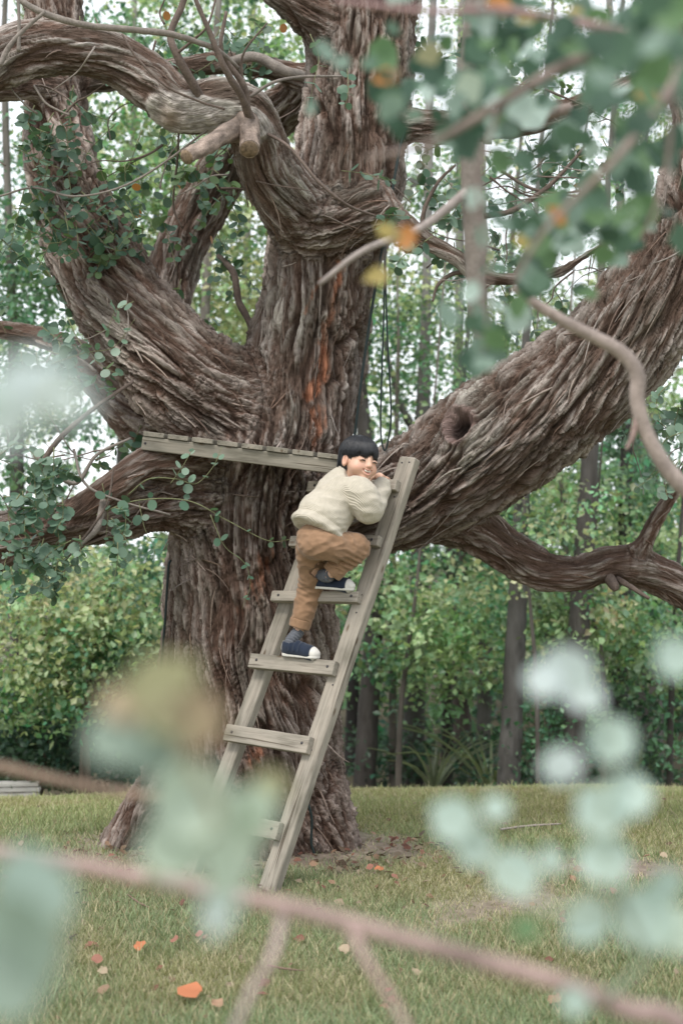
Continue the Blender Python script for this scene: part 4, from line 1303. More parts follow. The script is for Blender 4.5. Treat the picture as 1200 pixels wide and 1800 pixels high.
def build_shoe(heel, toe, ankle, nm):
    heel, toe = np.asarray(heel), np.asarray(toe)
    f = nrm(toe - heel); L = np.linalg.norm(toe - heel)
    s = nrm(np.cross(f, (0, 0, 1))); u = np.cross(s, f)
    M = np.column_stack([f, s, u])
    def lp(a, b, c): return heel + M @ np.array((a, b, c))
    lo, hi = np.minimum(heel, toe) - 0.09, np.maximum(heel, toe) + 0.12
    def plan(X, Y, Z, z0, z1, r0, r1, rnd=0.003):
        lx = (X - heel[0]) * f[0] + (Y - heel[1]) * f[1] + (Z - heel[2]) * f[2]
        ly = (X - heel[0]) * s[0] + (Y - heel[1]) * s[1] + (Z - heel[2]) * s[2]
        lz = (X - heel[0]) * u[0] + (Y - heel[1]) * u[1] + (Z - heel[2]) * u[2]
        t = np.clip((lx - r0) / (L - r0 - r1), 0, 1)
        d = np.sqrt((lx - r0 - t * (L - r0 - r1)) ** 2 + ly ** 2) - (r0 + (r1 - r0) * t) + rnd
        dz = np.abs(lz - (z0 + z1) / 2) - (z1 - z0) / 2 + rnd
        return np.minimum(np.maximum(d, dz), 0) + np.sqrt(np.maximum(d, 0) ** 2 + np.maximum(dz, 0) ** 2) - rnd
    G = Grid(lo, hi, 0.0028)
    G.apply(lambda X, Y, Z: plan(X, Y, Z, 0.002, 0.019, 0.0275, 0.033), lo, hi)
    V, F = G.nets(); V, F, N = smoothV(V, F, 1)
    sole = (V, F)
    G = Grid(lo, hi, 0.0028)
    G.apply(lambda X, Y, Z: plan(X, Y, Z, 0.012, 0.032, 0.0255, 0.030, 0.008), lo, hi)
    G.chain([lp(0.028, 0, 0.045), lp(0.07, 0, 0.040), lp(L - 0.05, 0, 0.026), lp(L - 0.030, 0, 0.017)], [0.027, 0.028, 0.025, 0.017], 0.02, 14)
    G.cone(lp(0.026, 0, 0.040), lp(0.034, 0, 0.066), 0.027, 0.029, 0.01)
    cyl(G, lp(0.036, 0, 0.066), lp(0.044, 0, 0.12), 0.040, 0.042, 0.003, 's')
    cyl(G, lp(0.034, 0, 0.052), lp(0.044, 0, 0.10), 0.022, 0.024, 0.003, 's')
    V, F = G.nets(); V, F, N = smoothV(V, F, 1)
    l = (V - heel) @ M
    c = np.tile(np.array((0.018, 0.026, 0.045)), (len(V), 1))
    toe_w = sstep(L - 0.030, L - 0.026, l[:, 0])[:, None]
    heel_w = (sstep(0.014, 0.010, l[:, 0]) * sstep(0.030, 0.034, l[:, 2]))[:, None]
    strap = np.abs(((l[:, 0] - 0.062) % 0.026) - 0.013) < 0.0022
    V = V + N * (np.where((l[:, 0] > 0.058) & (l[:, 0] < 0.118) & (l[:, 2] > 0.030), 0.0022 * np.cos((l[:, 0] - 0.062) / 0.026 * 2 * np.pi), 0))[:, None]
    w = np.clip(toe_w + heel_w, 0, 1)
    c = c * (1 - w) + np.array((0.58, 0.56, 0.52)) * w
    sh = kid_part('shoe', V, F, M_SHOE, c)
    kid_part('sole', *sole, M_SOLE, (0.6, 0.6, 0.6), sh)
    # sock
    G = Grid(np.minimum(heel, ankle) - 0.09, np.maximum(heel, ankle) + 0.09, 0.003)
    top = ankle + (np.asarray(ankle) - lp(0.036, 0, 0.03)) * 0.10
    G.chain([lp(0.040, 0, 0.030), lp(0.035, 0, 0.060), ankle], [0.026, 0.0255, 0.027], 0.0, 10)
    V, F = G.nets(); V, F, N = smoothV(V, F, 1)
    d = nrm(ankle - lp(0.036, 0, 0.03))
    q = (V - ankle) @ d
    V = V + N * (0.0025 * np.sin(q * 420) + 0.002 * noise(V * 60))[:, None]
    kid_part('sock', V, F, M_SOCK, (0.105, 0.112, 0.128))
def on_rung(i, x):
    a, b, h = RUNG3D[i]
    t = (((x - 600) / FPX) * a[1] - a[0]) / ((b - a)[0] - ((x - 600) / FPX) * (b - a)[1])
    return a + (b - a) * t + nrm(R1 - R0) * (h / 2 + 0.001)
hR, tR = on_rung(2, 553) + lad_n * 0.045, on_rung(2, 622) + lad_n * 0.014
hL, tL = on_rung(3, 496) + lad_n * 0.012, on_rung(3, 558) + lad_n * 0.010
build_shoe(hR, tR, anR + (hR - anR) * 0.02, 'r')
build_shoe(hL, tL, anL, 'l')
# ================================================================ woodland behind
LEAF_T = np.array([(0, 0, 0), (-0.36, 0.36, 0.05), (-0.22, 0.72, 0.02), (0, 1.0, -0.08), (0.22, 0.72, 0.02), (0.36, 0.36, 0.05), (0, 0.45, -0.06)])
LEAF_F = np.array([(0, 6, 1), (1, 6, 2), (2, 6, 3), (3, 6, 4), (4, 6, 5), (5, 6, 0)])
BLEAF_T = np.array([(0, 0, 0), (-0.36, 0.42, 0.06), (0, 1.0, -0.06), (0.36, 0.42, 0.06), (0, 0.45, -0.06)])
BLEAF_F = np.array([(0, 4, 1), (1, 4, 2), (2, 4, 3), (3, 4, 0)])
ROUND_T = np.vstack([[(0, 0.02, 0)], [(0.5 * math.sin(a) * (1 if abs(math.sin(a)) < 0.95 else 0.98), 0.5 - 0.5 * math.cos(a), 0.10 * (0.25 - (0.5 * math.sin(a)) ** 2)) for a in np.linspace(0.35, 2 * np.pi - 0.35, 9)], [(0, 0.5, -0.03)]])
ROUND_F = np.array([(i, 10, i + 1) if i < 9 else (9, 10, 0) for i in range(10)])[:, ::-1]

def rotmats(n, up_bias=0.6, cam_bias=0.0):
    nn = rng.normal(size=(n, 3)); nn /= np.linalg.norm(nn, axis=1)[:, None]
    nn[:, 2] += up_bias; nn[:, 1] -= cam_bias
    nn /= np.linalg.norm(nn, axis=1)[:, None]
    t = rng.normal(size=(n, 3)); t[:, 2] -= 0.7
    t -= nn * (t * nn).sum(1)[:, None]; t /= np.linalg.norm(t, axis=1)[:, None]
    return np.stack([np.cross(t, nn), t, nn], -1)

def leaves_np(pos, rot, size, col, T=LEAF_T, F=LEAF_F):
    n, k = len(pos), len(T)
    V = np.einsum('nij,kj->nki', rot, T) * np.asarray(size)[:, None, None] + pos[:, None, :]
    Fa = (np.arange(n)[:, None, None] * k + F[None]).reshape(-1, F.shape[1])
    return V.reshape(-1, 3), Fa, np.repeat(col, k, 0)

M_BLEAF = mat_leaf('woodland_leaf', transl=0.42, rough=0.42, spec=0.45)
M_BTRUNK = mat_col('woodland_bark', rough=0.9, scale=16, bmp=0.7, dist=0.03, stretch=(1, 1, 0.22))
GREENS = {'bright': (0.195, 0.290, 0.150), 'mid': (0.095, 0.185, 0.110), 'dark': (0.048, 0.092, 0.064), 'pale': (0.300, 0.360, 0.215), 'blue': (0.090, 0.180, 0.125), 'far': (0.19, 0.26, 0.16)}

def foliage(blobs, size=0.075, mult=2.0):
    size = size * (0.82 if size < 0.12 else 1)
    """blobs: (px, py, depth, rx px, ry px, leaves, colour key)"""
    Ps, Cs = [], []
    for (x, y, d, rx, ry, n, ck) in blobs:
        n = int(n * mult)
        m = max(3, n // 26)
        c0 = P(x, y, d)
        sx, sz = rx / FPX * d, ry / FPX * d
        q = rng.normal(size=(m, 3)) * 0.60
        cen = c0 + q * np.array((sx, min(max(sx, 0.5), 1.6) if d > 12.5 else 0.35, sz))
        base = np.array(GREENS[ck]) * 1.12
        cc = base * (0.50 + 0.95 * rng.random((m, 1))) * (1 + 0.25 * rng.normal(size=(m, 1)) * np.array((1, 0.3, 0.4)))
        w = rng.integers(0, m, n)
        sp = 0.09 + 0.13 * rng.random(m)
        Ps.append(cen[w] + rng.normal(size=(n, 3)) * sp[w][:, None] * np.array((1, 1, 0.6)))
        Cs.append(np.clip(cc[w] * (0.75 + 0.5 * rng.random((n, 1))), 0.01, 0.6))
    Ps, Cs = np.vstack(Ps), np.vstack(Cs)
    n = len(Ps)
    return leaves_np(Ps, rotmats(n, 0.55, 0.35), size * (0.6 + 0.8 * rng.random(n)), Cs, BLEAF_T, BLEAF_F)

def wood_tree(name, label, trunk, hw, blobs, tcol=(0.085, 0.078, 0.072), size=0.075, branches=(), cat='tree', group='trees of the wood behind the lawn'):
    """trunk: (px, py, depth) from the ground up; the foot goes down to the ground behind the crest"""
    p = PV(trunk)
    gx, gy = p[0][0], p[0][1]
    gz = float(ground_z(np.array([gx]), np.array([gy]))[0])
    foot = np.array((gx, gy, gz - 0.15))
    hw = np.array(hw, float) * np.where(np.array([t[1] for t in trunk]) < 700, 0.72, 1.0)
    r = hw / FPX * np.array([t[2] for t in trunk])
    root = empty(name, (gx, gy, gz))
    tag(root, label, cat, group)
    off = np.array((gx, gy, gz))
    p = np.vstack([p, p[-1] + (p[-1] - p[-2]) * 0.2 + [0.15, 0.1, 1.6], p[-1] + [0.3, 0.2, 3.4]]); r = np.concatenate([r, [r[-1] * 0.6, 0.012]])
    parts = [tube_np(np.vstack([foot, p]), np.concatenate([[r[0] * 1.25], r]), 12, (len(p) + 1) * 8, 0.16, gx)]
    V, F = merge(parts)
    tc_ = np.array(tcol)[None] * (1 + 1.0 * sstep(2.2, 4.5, V[:, 2])[:, None] * np.array((1.0, 1.05, 1.0)))     # trunk colour gets paler higher up
    col = tc_ * (0.8 + 0.5 * (fbm(V * np.array((9, 9, 1.6)) + gx, 3)[:, None] + 0.35))
    obj('trunk', mesh_np('trunk', V - off, F, col=np.clip(col, 0.015, 0.4)), M_BTRUNK, root)
    for bpts, bw in branches:
        q = PV(bpts); rr = np.array(bw) / FPX * np.array([t[2] for t in bpts])
        V, F = tube_np(q, rr, 7, len(q) * 6, 0.12, gx)
        obj('branch', mesh_np('branch', V - off, F, col=np.tile(np.array(tcol) * 1.1, (len(V), 1))), M_BTRUNK, root)
    if blobs:
        V, F, C = foliage(blobs, size)
        o = obj('crown', mesh_np('crown', V - off, F, col=C, smooth=False), M_BLEAF, root)
        o['kind'] = 'stuff'
    return root

G1 = (0.105, 0.100, 0.096)
wood_tree('woodland_tree', 'tall tree whose grey trunk rises beside the hanging cord loop, upper half bare', [(726, 1395, 14), (728, 1250, 14), (738, 1000, 14), (742, 760, 14), (748, 560, 14), (752, 350, 14), (758, 60, 14)], [20, 19, 17, 14, 12, 11, 9],
          [(740, 1160, 13.4, 95, 75, 420, 'bright'), (690, 1080, 13.6, 60, 60, 260, 'bright'), (720, 640, 15, 90, 90, 300, 'mid'), (700, 520, 15, 70, 80, 260, 'bright'), (770, 360, 15, 110, 100, 260, 'mid')], G1,
          branches=[([(742, 770, 14), (712, 730, 13.9), (692, 670, 13.8), (676, 600, 13.8)], [9, 7, 5, 3]), ([(744, 730, 14), (770, 715, 13.9), (800, 728, 13.8), (850, 730, 13.8)], [5, 4, 4, 2])])
wood_tree('woodland_tree', 'straight tree seen above the right limb, second trunk right of the hanging cord', [(800, 1395, 16.5), (800, 1100, 16.5), (803, 800, 16.5), (806, 600, 16.5), (808, 380, 16.5), (810, 40, 16.5)], [14, 14, 13, 12, 11, 9],
          [(820, 560, 17, 60, 90, 240, 'mid'), (860, 640, 17, 60, 60, 200, 'bright'), (880, 480, 17, 90, 80, 200, 'mid'), (800, 1010, 16, 60, 70, 260, 'mid')], (0.12, 0.115, 0.105))
wood_tree('woodland_tree', 'dark leaning tree trunk just right of the old tree behind the ladder', [(640, 1395, 13.2), (646, 1270, 13.2), (655, 1140, 13.2), (656, 980, 13.2), (640, 760, 13.2), (618, 520, 13.2), (600, 250, 13.2)], [20, 19, 17, 15, 13, 11, 9],
          [(660, 1010, 13, 50, 60, 240, 'bright'), (655, 640, 14, 50, 110, 300, 'mid'), (640, 480, 14.5, 60, 90, 260, 'pale'), (690, 430, 15, 60, 70, 160, 'bright')], (0.055, 0.050, 0.047))
wood_tree('woodland_tree', 'stout dark trunk standing alone at the middle of the lawn crest', [(893, 1395, 11.9), (897, 1300, 11.9), (903, 1180, 11.9), (909, 1060, 11.9), (914, 960, 11.9), (920, 740, 11.9), (926, 560, 11.9)], [22, 20, 18, 17, 15, 12, 9],
          [(880, 900, 13.2, 90, 60, 420, 'mid'), (960, 860, 13.3, 80, 60, 380, 'bright'), (935, 1225, 12.4, 40, 60, 200, 'mid'), (870, 1090, 14.5, 60, 70, 300, 'bright')], (0.075, 0.072, 0.068))
wood_tree('woodland_tree', 'tree with mottled trunk seen behind the forked low right branch', [(1005, 1395, 12.1), (1010, 1250, 12.1), (1018, 1080, 12.1), (1028, 930, 12.1), (1036, 800, 12.1), (1048, 620, 12.1), (1060, 420, 12.1)], [22, 21, 19, 17, 15, 12, 9],
          [(1010, 1080, 14, 75, 60, 420, 'bright'), (1060, 880, 15, 80, 70, 420, 'mid'), (1000, 830, 15, 80, 60, 380, 'blue'), (1040, 700, 16, 80, 60, 240, 'mid')], (0.07, 0.065, 0.06))
wood_tree('woodland_tree', 'tree with slim dark trunk near the right edge of the wood', [(1083, 1395, 13.6), (1086, 1280, 13.6), (1090, 1160, 13.6), (1096, 1010, 13.6), (1100, 800, 13.6), (1106, 620, 13.6)], [17, 16, 15, 13, 11, 8],
          [(1120, 1110, 13.2, 90, 55, 480, 'bright'), (1150, 1040, 13.8, 70, 60, 340, 'mid'), (1140, 900, 14, 80, 60, 380, 'mid'), (1150, 800, 15, 80, 60, 300, 'blue'), (1170, 700, 15, 60, 60, 240, 'bright')], (0.05, 0.047, 0.045))
wood_tree('woodland_tree', 'thin sapling trunk at the far right of the lawn crest', [(1176, 1395, 12.6), (1177, 1280, 12.6), (1182, 1160, 12.6), (1190, 1010, 12.6)], [6, 6, 5, 4],
          [(1160, 1255, 12.8, 45, 80, 300, 'mid'), (1190, 1130, 12.8, 60, 60, 260, 'bright'), (1130, 1300, 13, 40, 60, 200, 'dark')], (0.06, 0.055, 0.05))
wood_tree('woodland_tree', 'pair-thin dark trunk between the stout trunk and the grey one', [(783, 1395, 13.8), (786, 1290, 13.8), (783, 1180, 13.8), (790, 1050, 13.8), (796, 900, 13.8)], [11, 10, 9, 8, 6],
          [(800, 1110, 13.0, 80, 75, 460, 'bright'), (830, 1030, 13.5, 75, 60, 380, 'pale'), (790, 960, 14, 80, 50, 300, 'mid')], (0.06, 0.052, 0.05))
wood_tree('woodland_tree', 'rust-brown trunk half hidden by leaves behind the ladder foot', [(812, 1395, 15.5), (812, 1290, 15.5), (808, 1180, 15.5), (812, 1010, 15.5)], [17, 16, 14, 10],
          [(850, 1200, 15.5, 70, 40, 220, 'mid'), (840, 940, 17, 90, 60, 300, 'blue')], (0.085, 0.07, 0.062))
wood_tree('woodland_tree', 'dark trunk with leafy top between two boughs right of the knot hole', [(985, 1395, 17), (975, 1250, 17), (965, 1100, 17), (880, 960, 17), (872, 860, 17), (880, 700, 17), (890, 540, 17)], [16, 15, 14, 14, 14, 12, 9],
          [(960, 950, 16, 110, 70, 520, 'mid'), (930, 700, 17.5, 80, 60, 260, 'mid'), (1090, 960, 17, 90, 60, 380, 'pale'), (950, 560, 18, 100, 80, 260, 'mid')], (0.07, 0.066, 0.06))
wood_tree('woodland_tree', 'blackish trunk in shade beyond the right foot of the old tree', [(615, 1395, 15), (618, 1280, 15), (622, 1150, 15), (620, 950, 15)], [12, 11, 10, 8],
          [(620, 1130, 15.2, 50, 70, 260, 'mid'), (610, 900, 16, 60, 60, 200, 'mid')], (0.04, 0.036, 0.035))
wood_tree('woodland_tree', 'broad tree filling the gap behind the upper right limbs', [(1130, 1395, 19), (1130, 1100, 19), (1120, 800, 19), (1100, 500, 19), (1080, 200, 19), (1070, -60, 19)], [16, 15, 14, 13, 11, 8],
          [(1080, 330, 19, 160, 130, 520, 'mid'), (930, 330, 19, 130, 120, 380, 'mid'), (1050, 90, 19, 170, 120, 420, 'blue'), (850, 120, 19, 130, 130, 380, 'mid'), (1180, 900, 18, 90, 130, 420, 'mid'), (1150, 560, 18, 70, 80, 260, 'mid')], (0.09, 0.085, 0.08))
wood_tree('maple_sapling', 'bright leafy young tree just right of the ladder, hiding the trunks', [(700, 1395, 12.2), (704, 1250, 12.2), (720, 1120, 12.2), (735, 1000, 12.2)], [6, 5, 4, 3],
          [(700, 1110, 12.2, 75, 65, 177, 'bright'), (790, 1130, 12.2, 75, 60, 177, 'bright'), (745, 1040, 12.3, 85, 50, 161, 'pale'), (830, 1190, 12.3, 55, 45, 115, 'bright'), (660, 1170, 12.4, 45, 45, 92, 'mid'), (850, 1080, 12.4, 50, 50, 100, 'mid')], (0.09, 0.08, 0.07), 0.085)
wood_tree('maple_sapling', 'bright leafy young tree under the low right branch', [(1060, 1395, 12.3), (1062, 1260, 12.3), (1055, 1140, 12.3), (1040, 1040, 12.3)], [6, 5, 4, 3],
          [(1000, 1120, 12.3, 70, 45, 138, 'bright'), (1100, 1130, 12.3, 80, 45, 161, 'bright'), (985, 1060, 12.4, 70, 45, 138, 'bright'), (1170, 1090, 12.4, 60, 50, 123, 'mid'), (1060, 1080, 12.5, 80, 40, 130, 'pale'), (1130, 1180, 12.5, 40, 40, 77, 'mid')], (0.09, 0.08, 0.07), 0.085)
wood_tree('maple_sapling', 'leafy tree filling the gap below the right limb and above the low branch', [(1010, 1395, 13.2), (1000, 1150, 13.2), (990, 900, 13.2), (985, 780, 13.2)], [7, 6, 5, 3],
          [(900, 910, 13.2, 60, 40, 100, 'mid'), (1000, 890, 13.2, 90, 60, 177, 'bright'), (1100, 850, 13.2, 80, 60, 161, 'mid'), (1030, 950, 13.3, 90, 40, 154, 'bright'), (1160, 950, 13.4, 60, 60, 115, 'bright'), (1080, 780, 13.6, 70, 50, 92, 'blue')], (0.09, 0.08, 0.07), 0.08)
wood_tree('maple_sapling', 'airy light green tree behind the hanging cord loop', [(690, 1395, 13.4), (690, 1000, 13.4), (695, 800, 13.4), (700, 600, 13.4), (700, 460, 13.4)], [7, 6, 5, 4, 2],
          [(680, 700, 13.4, 50, 60, 100, 'bright'), (740, 640, 13.4, 60, 70, 100, 'mid'), (690, 570, 13.4, 50, 60, 92, 'bright'), (790, 680, 13.6, 60, 50, 77, 'mid'), (850, 600, 13.8, 70, 50, 84, 'bright'), (700, 480, 13.6, 50, 50, 77, 'pale'), (770, 560, 14, 60, 50, 61, 'mid'), (690, 780, 13.4, 60, 40, 84, 'bright')], (0.10, 0.09, 0.08), 0.07)
# left side
wood_tree('woodland_tree', 'leafy tree behind the gap between the left limb and upper trunk', [(330, 1395, 12.5), (330, 1100, 12.5), (340, 800, 12.5), (360, 560, 12.5), (370, 300, 12.5), (380, 60, 12.5)], [18, 17, 15, 12, 10, 8],
          [(380, 470, 12.8, 90, 130, 900, 'pale'), (300, 380, 13, 90, 110, 800, 'bright'), (420, 330, 13, 70, 90, 560, 'pale'), (250, 290, 13.2, 80, 80, 560, 'bright'), (380, 120, 13, 130, 110, 760, 'mid'), (430, 560, 13, 40, 60, 360, 'pale'), (480, 90, 13, 70, 80, 360, 'bright'), (330, 640, 13, 70, 70, 300, 'mid')], (0.10, 0.09, 0.082))
wood_tree('woodland_tree', 'leafy tree with pale gaps behind the far left limb', [(30, 1395, 13.5), (28, 1100, 13.5), (30, 800, 13.5), (20, 500, 13.5), (10, 200, 13.5), (10, 0, 13.5)], [16, 15, 13, 11, 9, 7],
          [(40, 560, 13.5, 80, 110, 560, 'mid'), (90, 680, 13.5, 90, 80, 480, 'mid'), (30, 400, 13.5, 60, 80, 260, 'blue'), (40, 800, 13.5, 90, 70, 420, 'mid'), (20, 250, 14, 60, 70, 160, 'mid'), (170, 60, 14, 130, 80, 520, 'mid'), (230, 200, 14, 70, 60, 260, 'bright'), (110, 480, 14, 70, 60, 260, 'bright')], (0.08, 0.072, 0.066))

def scatter(regs):
    out = []
    for (x0, x1, y0, y1, d0, d1, nb, nl, keys) in regs:
        for k in range(nb):
            out.append((rng.uniform(x0, x1), rng.uniform(y0, y1), rng.uniform(d0, d1), rng.uniform(35, 75), rng.uniform(30, 65), nl, keys[k % len(keys)]))
    return out
LT = ('bright', 'pale', 'mid', 'bright', 'pale')
wood_tree('woodland_tree', 'tall light green tree behind the upper left limbs', [(205, 1395, 14.5), (210, 1000, 14.5), (222, 600, 14.5), (235, 250, 14.5), (240, -100, 14.5)], [15, 13, 11, 9, 6],
          scatter([(0, 330, -60, 420, 13.2, 16, 20, 75, LT), (-40, 260, 380, 980, 13.2, 16, 24, 75, LT)]), (0.10, 0.095, 0.085), 0.062)
wood_tree('woodland_tree', 'tall fresh green tree showing either side of the elbow limb', [(440, 1395, 15.5), (440, 1000, 15.5), (430, 600, 15.5), (440, 250, 15.5), (450, -100, 15.5)], [15, 13, 11, 9, 6],
          scatter([(240, 520, -60, 300, 14, 17, 16, 75, LT), (230, 460, 260, 620, 14, 17, 14, 75, LT)]), (0.10, 0.095, 0.085), 0.062)
wood_tree('woodland_tree', 'tall light green tree filling the gap right of the upper trunk', [(850, 1395, 15.2), (852, 1000, 15.2), (850, 600, 15.2), (845, 250, 15.2), (840, -100, 15.2)], [14, 13, 12, 10, 6],
          scatter([(640, 960, 420, 820, 13.8, 16.5, 30, 90, LT), (640, 960, -60, 420, 14, 17, 22, 75, LT)]), (0.11, 0.105, 0.095), 0.062)
wood_tree('woodland_tree', 'tall light green tree behind the far right of the big limb', [(1150, 1395, 15.8), (1150, 1000, 15.8), (1140, 600, 15.8), (1130, 250, 15.8), (1120, -100, 15.8)], [14, 13, 12, 10, 6],
          scatter([(900, 1230, 620, 980, 13.8, 16.5, 22, 85, LT), (920, 1230, 150, 620, 14, 17, 18, 75, LT), (920, 1230, -60, 200, 14, 17, 10, 70, LT)]), (0.11, 0.105, 0.095), 0.062)
wood_tree('maple_sapling', 'slender leafy young tree in front of the stout dark trunk', [(945, 1395, 11.5), (942, 1200, 11.5), (930, 1050, 11.5), (920, 900, 11.5)], [4, 4, 3, 2],
          scatter([(860, 1060, 860, 1050, 11.3, 11.7, 9, 50, LT)]), (0.10, 0.09, 0.08), 0.07)

def shrub(name, label, foot, stems, blobs, size=0.075, cat='shrub', group='shrubs along the far edge of the lawn'):
    gx, gy = P(foot[0], 1390, foot[1])[:2]
    gz = float(ground_z(np.array([gx]), np.array([gy]))[0])
    off = np.array((gx, gy, gz))
    root = empty(name, tuple(off))
    tag(root, label, cat, group)
    for s in stems:
        q = np.vstack([off + [rng.normal() * 0.05, 0, -0.1], PV(s)])
        V, F = tube_np(q, np.linspace(0.03, 0.008, len(q)), 7, len(q) * 5, 0.1)
        obj('stem', mesh_np('stem', V - off, F, col=np.tile((0.09, 0.07, 0.055), (len(V), 1))), M_BTRUNK, root)
    V, F, C = foliage(blobs, size)
    o = obj('foliage', mesh_np('foliage', V - off, F, col=C, smooth=False), M_BLEAF, root)
    o['kind'] = 'stuff'
shrub('shrub', 'pale yellow-green shrub under the low left limb', (150, 10.9), [[(150, 1280, 10.9), (170, 1120, 10.8), (200, 1030, 10.8)], [(150, 1290, 10.9), (100, 1180, 10.9), (70, 1080, 10.9)]],
      [(200, 1060, 10.9, 90, 80, 1200, 'pale'), (90, 1120, 10.9, 100, 80, 1300, 'pale'), (230, 1160, 11.0, 70, 70, 800, 'mid'), (120, 1220, 11, 110, 60, 900, 'bright')], 0.07)
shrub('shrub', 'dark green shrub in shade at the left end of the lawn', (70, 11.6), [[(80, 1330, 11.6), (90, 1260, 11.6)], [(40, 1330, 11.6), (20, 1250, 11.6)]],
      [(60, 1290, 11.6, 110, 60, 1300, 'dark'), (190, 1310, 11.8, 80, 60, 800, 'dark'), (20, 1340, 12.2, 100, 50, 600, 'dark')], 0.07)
shrub('shrub', 'bluish green shrub between the lower trunk and the pale shrub', (265, 11.8), [[(268, 1260, 11.8), (262, 1120, 11.8), (255, 1000, 11.8)]],
      [(265, 1010, 12, 50, 70, 520, 'blue'), (270, 1110, 12, 40, 80, 520, 'mid'), (275, 1290, 12, 40, 80, 460, 'dark'), (60, 1000, 12.4, 90, 60, 600, 'mid')], 0.075)
shrub('shrub', 'small leafy shrub at the foot of the stout dark trunk', (935, 12.2), [[(935, 1340, 12.2), (940, 1270, 12.2)]], [(940, 1310, 12.2, 45, 55, 420, 'mid'), (925, 1370, 12.2, 50, 25, 260, 'dark')], 0.06)
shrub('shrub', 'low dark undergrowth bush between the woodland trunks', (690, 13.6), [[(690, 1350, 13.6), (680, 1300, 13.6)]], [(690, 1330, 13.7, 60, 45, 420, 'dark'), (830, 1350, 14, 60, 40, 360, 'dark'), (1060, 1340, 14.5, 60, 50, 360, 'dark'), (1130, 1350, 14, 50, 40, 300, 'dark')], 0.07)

def strap_plant(label, foot, h, n, col):
    gx, gy = P(foot[0], 1390, foot[1])[:2]
    gz = float(ground_z(np.array([gx]), np.array([gy]))[0])
    off = np.array((gx, gy, gz))
    root = empty('strap_leaf_plant', tuple(off)); tag(root, label, 'plant', 'strap-leaved plants at the edge of the wood')
    for k in range(n):
        a = rng.random() * 2 * np.pi; l = h * rng.uniform(0.7, 1.1); dr = rng.uniform(0.3, 1.2)
        u = np.linspace(0, 1, 7)
        d = np.array((math.cos(a), math.sin(a), 0)); s = np.array((-d[1], d[0], 0))
        c = off + d * (u ** 1.5 * dr * l)[:, None] + np.array((0, 0, 1)) * (l * (u - 0.35 * dr * u ** 3))[:, None]
        w = 0.015 * (1 - u ** 2) + 0.001
        V = np.vstack([c + s * w[:, None], c - np.array((0, 0, 0.008)), c - s * w[:, None]])
        i = np.arange(6)
        F = np.vstack([np.stack([i, i + 7, i + 8, i + 1], 1), np.stack([i + 7, i + 14, i + 15, i + 8], 1)])
        obj('blade', mesh_np('blade', V - off, F, col=np.tile(np.array(col) * rng.uniform(0.7, 1.3), (len(V), 1))), M_BLEAF, root)
strap_plant('tall strap-leaved plant left of the stout dark trunk', (862, 12.4), 0.95, 24, (0.20, 0.24, 0.15))
strap_plant('strap-leaved plant between the grey trunk and the thin dark trunk', (762, 13.0), 0.8, 20, (0.22, 0.25, 0.19))
strap_plant('strap-leaved plant low by the right end of the lawn crest', (1120, 13.2), 0.75, 18, (0.18, 0.22, 0.13))

def far_wood():
    bl = []
    for k in range(90):
        x = rng.uniform(-350, 1550); y = rng.uniform(900, 1330)
        bl.append((x, y, rng.uniform(17, 27), 150, 70, 210, ('far', 'pale', 'mid', 'far')[k % 4]))
    for k in range(210):
        x = rng.uniform(-350, 1550) if k % 2 else rng.uniform(-100, 620); y = rng.uniform(-50, 900)
        bl.append((x, y, rng.uniform(24, 36), 90, 70, 90, ('far', 'pale', 'mid')[k % 3]))
    for k in range(60):
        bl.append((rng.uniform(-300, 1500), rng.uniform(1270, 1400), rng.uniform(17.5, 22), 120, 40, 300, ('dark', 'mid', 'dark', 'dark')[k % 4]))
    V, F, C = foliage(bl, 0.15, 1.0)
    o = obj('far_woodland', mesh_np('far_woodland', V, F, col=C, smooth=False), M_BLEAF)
    tag(o, 'mass of distant woodland foliage behind the nearer trees', 'woodland', kind='stuff')
far_wood()

# pale timber edging at the left end of the lawn
TB = empty('timber_stack', tuple(P(20, 1405, 11.0)))
tag(TB, 'low pale grey stack of timber boards at the left edge of the lawn', 'timber stack')
M_PALE = mat_wood('pale_timber', (0.46, 0.45, 0.44), (0.30, 0.29, 0.28))
for k in range(4):
    yy = 1405 - k * 8.8
    plank('board', P(-60, yy, 11.0), P(72 - (k % 2) * 3, yy - 1, 11.05), (0, 0, 1), 0.034, 0.10, M_PALE, TB, np.array(TB.location), 0.004, 60 + k)
# ================================================================ round-leaved sprays on the old tree
M_GUM = mat_leaf('gum_leaf', transl=0.25, rough=0.48, spec=0.4)
M_TWIG = mat_col('twig', rough=0.85, scale=120, bmp=0.3, dist=0.002)
GUMC = [(0.085, 0.150, 0.100), (0.060, 0.120, 0.078), (0.125, 0.195, 0.140), (0.19, 0.265, 0.205), (0.105, 0.170, 0.075), (0.34, 0.15, 0.05)]

def leaf_mesh(name, col, T=ROUND_T, F=ROUND_F, warp=0.0, seed=0):
    """one thin round leaf with a folded midrib and an uneven rim"""
    T = T.copy()
    r_ = np.random.default_rng(seed)
    T[:, 2] += warp * (r_.normal(size=len(T)) * 0.5 + (T[:, 1] - 0.4) ** 2 * 1.5)
    T[:, :2] *= 1 + 0.06 * r_.normal(size=(len(T), 1))
    c = np.tile(col, (len(T), 1)) * (0.92 + 0.16 * r_.random((len(T), 1)))
    m = mesh_np(name, T, F, col=c)
    m.materials.append(M_GUM)
    return m
GUM_MESH = [[leaf_mesh('leaf', c, warp=0.12, seed=10 * i + j) for j in range(3)] for i, c in enumerate(GUMC)]

